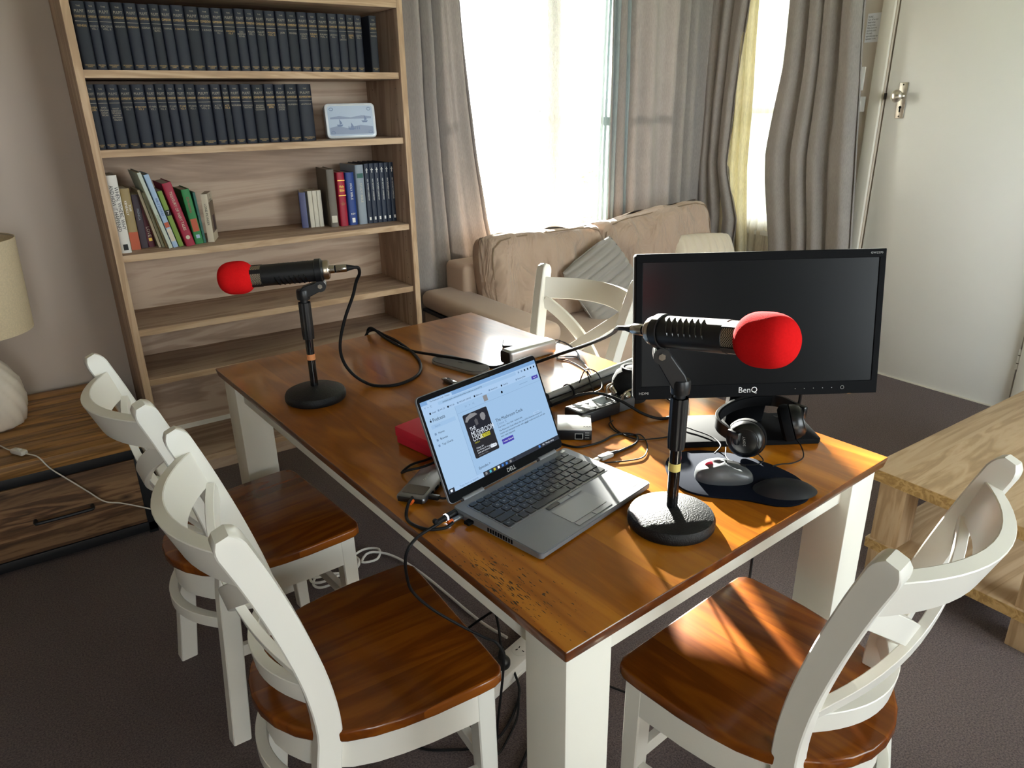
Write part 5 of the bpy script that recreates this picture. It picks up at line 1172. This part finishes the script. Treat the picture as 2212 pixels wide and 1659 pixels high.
dk = thing('silver_dock', 'long silver dock bar with a black end, near the far table edge', 'dock', M=T((-.060, -.800, Zt)) @ Matrix.Rotation(math.radians(5), 4, 'Z'))
bm = bm_new(); box(bm, (0, 0, .021), (.178, .048, .042), bev=.009, seg=4); db_ = obj('dock_body', bm, 'silver_light', dk); bm = bm_new(); prism(bm, [(x, y + .021) for x, y in rrect(.042, .036, .008)], 0, .001, M=T((-.0895, 0, 0)) @ Matrix.Rotation(-math.pi / 2, 4, 'Y') @ Matrix.Rotation(-math.pi / 2, 4, 'Z') ); obj('end_cap', bm, 'black_plastic', db_)
bm = bm_new(); lathe(bm, [(.003, .0421), (.003, .0424)], 10, M=T((.03, 0, 0))); obj('indicator', bm, 'grey_plastic', db_)
for i in range(2): bm = bm_new(); tube(bm, catmull([(.088, -.01 + i * .018, .024), (.12, -.008 + i * .018, .026), (.14, -.03 + i * .012, .012), (.13, -.07, .0025), (.10, -.10 - i * .01, .0025)], 6), .0016, 6); obj('dock_lead', bm, 'cable_grey', dk)
ph = thing('phone', 'dark glass phone lying flat behind the silver dock', 'phone', M=T((-.017, -.7255, Zt)) @ Matrix.Rotation(math.radians(-37.4), 4, 'Z'))
bm = bm_new(); prism(bm, rrect(.150, .072, .010, 6), 0, .0075, bev=.002, M=T((0, .036, 0))); obj('phone_body', bm, 'black_plastic', ph); bm = bm_new(); prism(bm, rrect(.145, .067, .008, 6), .0075, .0079, M=T((0, .036, 0))); obj('phone_glass', bm, 'mirror_glass', ph)
us = thing('flash_drive', 'small black and metal flash drive lying by the laptop lid', 'flash drive', M=T((-.3555, -.84, Zt)) @ Matrix.Rotation(math.radians(-86), 4, 'Z'))
bm = bm_new(); box(bm, (.012, 0, .006), (.046, .018, .010), bev=.002); obj('drive_body', bm, 'black_gloss', us); bm = bm_new(); box(bm, (-.017, 0, .006), (.014, .012, .0048), bev=.0004); obj('drive_tip', bm, 'chrome', us); bm = bm_new(); box(bm, (.0, .0095, .006), (.03, .0015, .006)); obj('metal_clip', bm, 'chrome', us)
# white-topped converter box
ab = thing('converter_box', 'small white-topped converter box with a network port, by the laptop', 'box', M=T((-.283, -1.287, Zt)) @ Matrix.Rotation(math.radians(-38), 4, 'Z'))
bm = bm_new(); box(bm, (0, 0, .0135), (.076, .08, .024), bev=.002); cbx = obj('box_body', bm, 'black_plastic', ab); bm = bm_new(); box(bm, (0, 0, .0265), (.0765, .0805, .003), bev=.001); tpp = obj('white_top', bm, 'silver_light', ab)
bm = bm_new(); box(bm, (.010, -.0402, .0115), (.018, .0012, .014)); prt = obj('network_port', bm, 'grey_plastic', cbx); bm = bm_new(); box(bm, (.010, -.0407, .0115), (.0145, .0012, .0105)); obj('port_opening', bm, 'black_matte', prt)
for zz in (.008, .0145, .02): bm = bm_new(); box(bm, (.028, -.0403, zz), (.009, .0008, .0014)); obj('printed_line', bm, 'grey_plastic', cbx)
for i in range(3): bm = bm_new(); tube(bm, [(.020 + i * .006, -.027, .0281), (.020 + i * .006 + .002, -.023, .0281), (.020 + i * .006 + .004, -.027, .0281)], .0006, 5); obj('printed_emblem', bm, 'ink_black', tpp)
# audio recorder with wire guards and its foam windscreen
rc = thing('audio_recorder', 'black handheld audio recorder lying flat, with metal microphone guards', 'recorder', M=T((-.178, -1.238, Zt)) @ Matrix.Rotation(math.radians(2), 4, 'Z'))
bm = bm_new(); box(bm, (-.01, 0, .016), (.125, .062, .031), bev=.005, seg=3); rbd = obj('recorder_body', bm, 'black_plastic', rc)
bm = bm_new(); box(bm, (.078, 0, .016), (.052, .056, .030), bev=.004); obj('head_block', bm, 'mouse_grey', rc)
bm = bm_new(); prism(bm, rrect(.046, .040, .003), .0312, .0322, M=T((.022, 0, 0))); dsp = obj('display', bm, 'grey_plastic', rbd); bm = bm_new(); prism(bm, rrect(.042, .036, .002), .0322, .0325, M=T((.022, 0, 0))); obj('display_glass', bm, 'black_gloss', dsp)
for i in range(3):
    for j in range(2): bm = bm_new(); lathe(bm, [(.006, .0312), (.006, .0325), (.005, .033)], 16, M=T((-.058 + i * .020, -.013 + j * .026, 0))); obj('round_button', bm, 'grey_plastic', rbd)
bm = bm_new(); box(bm, (-.045, 0, .0318), (.045, .05, .0012), bev=.0004); obj('button_plate', bm, 'mouse_grey', rbd)
for s in (-1, 1):
    bm = bm_new(); tube(bm, catmull([(.06, s * .026, .026), (.062, s * .029, .046), (.075, s * .029, .052), (.098, s * .025, .050), (.104, s * .022, .04), (.104, s * .02, .026)], 5), .0026, 8); obj('wire_guard', bm, 'satin_nickel', rc)
    bm = bm_new(); lathe(bm, [(.009, 0), (.0095, .004), (.009, .02), (.006, .023)], 16, M=T((.078, s * .012, .03)) @ Matrix.Rotation(-s * .9, 4, 'X')); obj('capsule', bm, 'chrome', rc)
    bm = bm_new(); lathe(bm, [(.004, 0), (.004, .002)], 10, M=T((.104, s * .018, .016)) @ Matrix.Rotation(math.pi / 2, 4, 'Y')); obj('guard_screw', bm, 'chrome', rc)
fb = thing('foam_windscreen', 'black foam windscreen ball behind the monitor edge', 'windscreen', (-.048, -1.222, Zt))
bm = bm_new(); lathe(bm, [(.022, 0), (.036, .006), (.046, .022), (.050, .04), (.049, .058), (.041, .076), (.026, .087), (.008, .091), (.0005, .0915)], 36); obj('foam_ball', bm, 'foam_black', fb, sharp=80)
bm = bm_new(); lathe(bm, [(.024, .088), (.030, .0885), (.028, .091), (.022, .0905)], 24, cap=False); obj('foam_hem', bm, 'foam_black', fb)
bu = thing('folded_tripod', 'folded dark grey tripod legs lying behind the audio recorder', 'tripod', (-.05, -1.09, Zt))
for i in range(3):
    bm = bm_new(); zz = .010 + (.016 if i == 1 else 0); yy = (-.011, 0, .011)[i]
    tube(bm, [(-.19, -.035 + yy, zz), (-.12, -.025 + yy, zz), (.0, .0 + yy, zz), (.19, .032 + yy, zz)], [.007, .0085, .0095, .011], 12); lg = obj('tripod_leg', bm, ('cable_grey', 'grey_plastic', 'black_plastic')[i], bu)
    bm = bm_new(); tube(bm, [(-.215, -.039 + yy, zz), (-.188, -.035 + yy, zz)], .0085, 10); obj('rubber_tip', bm, 'rubber', lg)
bm = bm_new(); tube(bm, [(-.11 + .0002 * i, -.023 + .021 * math.cos(i * .52), .017 + .016 * math.sin(i * .52)) for i in range(12)], .0035, 6, closed=True); obj('clip_band', bm, 'rubber', bu)

# ------------------------------------------------------------------ mouse pad, mouse, headphones
pad = thing('mouse_pad', 'dark blue mouse pad with a raised gel wrist rest', 'mouse pad', (-.165, -1.635, Zt))
oc_ = [(-.276, -1.605), (-.258, -1.553), (-.222, -1.512), (-.18, -1.497), (-.13, -1.515), (-.092, -1.555), (-.070, -1.60), (-.060, -1.64), (-.058, -1.68), (-.064, -1.715), (-.085, -1.752), (-.118, -1.773), (-.155, -1.772), (-.183, -1.755), (-.20, -1.728), (-.218, -1.70), (-.248, -1.67), (-.27, -1.64)]
oc_ = [(p.x + .165, p.y + 1.635) for p in catmull([(x, y, 0) for x, y in oc_], 4, True)]
bm = bm_new(); prism(bm, list(reversed(oc_)), 0, .0042, bev=.001); obj('pad_mat', bm, 'pad_blue', pad)
def gel(u, v):
    a = 2 * math.pi * u; r = v; x, y = .060 * math.cos(a), .040 * math.sin(a); ca, sa = math.cos(.62), math.sin(.62)
    return Vector((.040 + (x * ca + y * sa) * r, -.092 + (-x * sa + y * ca) * r, .004 + .017 * (1 - r ** 3)))
bm = bm_new(); sheet(bm, gel, 32, 10, True); bmesh.ops.remove_doubles(bm, verts=bm.verts[:], dist=1e-6); obj('wrist_rest', bm, 'gel_blue', pad, sharp=80)
ms = thing('computer_mouse', 'grey and black wireless mouse with a red scroll wheel, on the mouse pad', 'mouse', M=T((-.182, -1.628, Zt + .0045)) @ Matrix.Rotation(math.radians(-41), 4, 'Z'))
def mouse_f(s):
    def f(u, v):
        a = 2 * math.pi * u; x = .056 * math.copysign(abs(math.cos(a)) ** .8, math.cos(a)); y = .032 * math.copysign(abs(math.sin(a)) ** .8, math.sin(a)) * (1 - .10 * x / .056)
        hh = .036 * (1 - .25 * (x / .056 + .25) ** 2); r = math.sin(v * math.pi / 2) ** .6; zz = hh * (math.cos(v * math.pi / 2)) ** .7
        return Vector((x * r, y * r, zz if s else 0))
    return f
bm = bm_new(); sheet(bm, mouse_f(1), 40, 14, True); bmesh.ops.remove_doubles(bm, verts=bm.verts[:], dist=1e-6); obj('mouse_shell', bm, 'mouse_grey', ms, sharp=70)
bm = bm_new(); prism(bm, [(.0545 * math.cos(i * .1963), .0308 * math.sin(i * .1963)) for i in range(32)], 0, .006, bev=.001); obj('mouse_base', bm, 'black_plastic', ms)
bm = bm_new(); tube(bm, [(-.030, -.003, .0275), (-.030, .003, .0275)], .008, 16); obj('scroll_wheel', bm, 'red_card', ms)
bm = bm_new(); ribbon(bm, [(.004, 0, .0359), (.022, 0, .0336), (.04, 0, .0268)], lambda i: (0, 1, 0), .010, .0008); obj('centre_strip', bm, 'black_plastic', ms)
hp = thing('headphones', 'black wired headphones resting in front of the monitor stand', 'headphones', (.03, -1.53, Zt + .013))
def H(x, y, z_): return Vector((x - .03, y + 1.53, z_ - (Zt + .013)))
ring = catmull([H(-.108, -1.578, .818), H(-.105, -1.545, .824), H(-.085, -1.520, .829), H(-.045, -1.506, .832), H(.0, -1.503, .834), H(.05, -1.515, .835), H(.088, -1.545, .833), H(.094, -1.585, .828)], 6)
bm = bm_new(); ribbon(bm, ring, lambda i: (0, 0, 1), .026, .006, [(1, 1)] * len(ring)); hbnd = obj('headband', bm, 'cup_black', hp)
bm = bm_new(); ribbon(bm, [p + (Vector((-.04, -.06, .828 - Zt - .013)) - p) * .035 for p in ring[8:-8]], lambda i: (0, 0, 1), .022, .006); obj('headband_pad', bm, 'black_matte', hbnd)
def earcup(c, ax, name):
    ax = Vector(ax).normalized(); M_ = T(c) @ ax.to_track_quat('Z', 'Y').to_matrix().to_4x4()
    bm = bm_new(); lathe(bm, [(.004, .022), (.024, .0225), (.031, .019), (.037, .008), (.038, 0), (.034, -.002)], 36, M=M_); e = obj(name, bm, 'cup_black', hp)
    bm = bm_new(); lathe(bm, [(.030, -.001), (.039, -.003), (.041, -.010), (.040, -.020), (.031, -.026), (.019, -.024), (.014, -.016)], 36, M=M_); obj('ear_pad', bm, 'black_matte', e)
    bm = bm_new(); lathe(bm, [(.0245, .0223), (.0255, .0232), (.0265, .0220)], 30, M=M_, cap=False); obj('trim_ring', bm, 'black_plastic', e)
    text('lettering', 'SONY', .0075, 'grey_plastic', e, M_ @ Matrix.Rotation(math.radians(100), 4, 'Z') @ T((0, 0, .0230)))
    return e
earcup(H(-.086, -1.598, .810), (-.80, -.50, .20), 'ear_cup'); earcup(H(.060, -1.604, .812), (.60, -.72, .30), 'ear_cup')
bm = bm_new(); box(bm, H(-.110, -1.588, .818), (.014, .03, .028), bev=.004); obj('yoke', bm, 'cup_black', hp); bm = bm_new(); box(bm, H(.094, -1.596, .826), (.014, .03, .028), bev=.004); obj('yoke', bm, 'cup_black', hp)
bm = bm_new(); tube(bm, catmull([H(-.080, -1.620, .790), H(-.078, -1.64, .776), H(-.10, -1.635, .771), H(-.125, -1.61, .771), H(-.118, -1.58, .771), H(-.09, -1.555, .7755)], 6), .0013, 6); obj('ear_lead', bm, 'rubber', hp)
bm = bm_new(); tube(bm, catmull([H(.055, -1.61, .785), H(.045, -1.64, .774), H(.02, -1.665, .764), H(-.02, -1.668, .764), H(-.045, -1.66, .766), H(-.075, -1.66, .771)], 6), .0013, 6); obj('ear_lead', bm, 'rubber', hp)
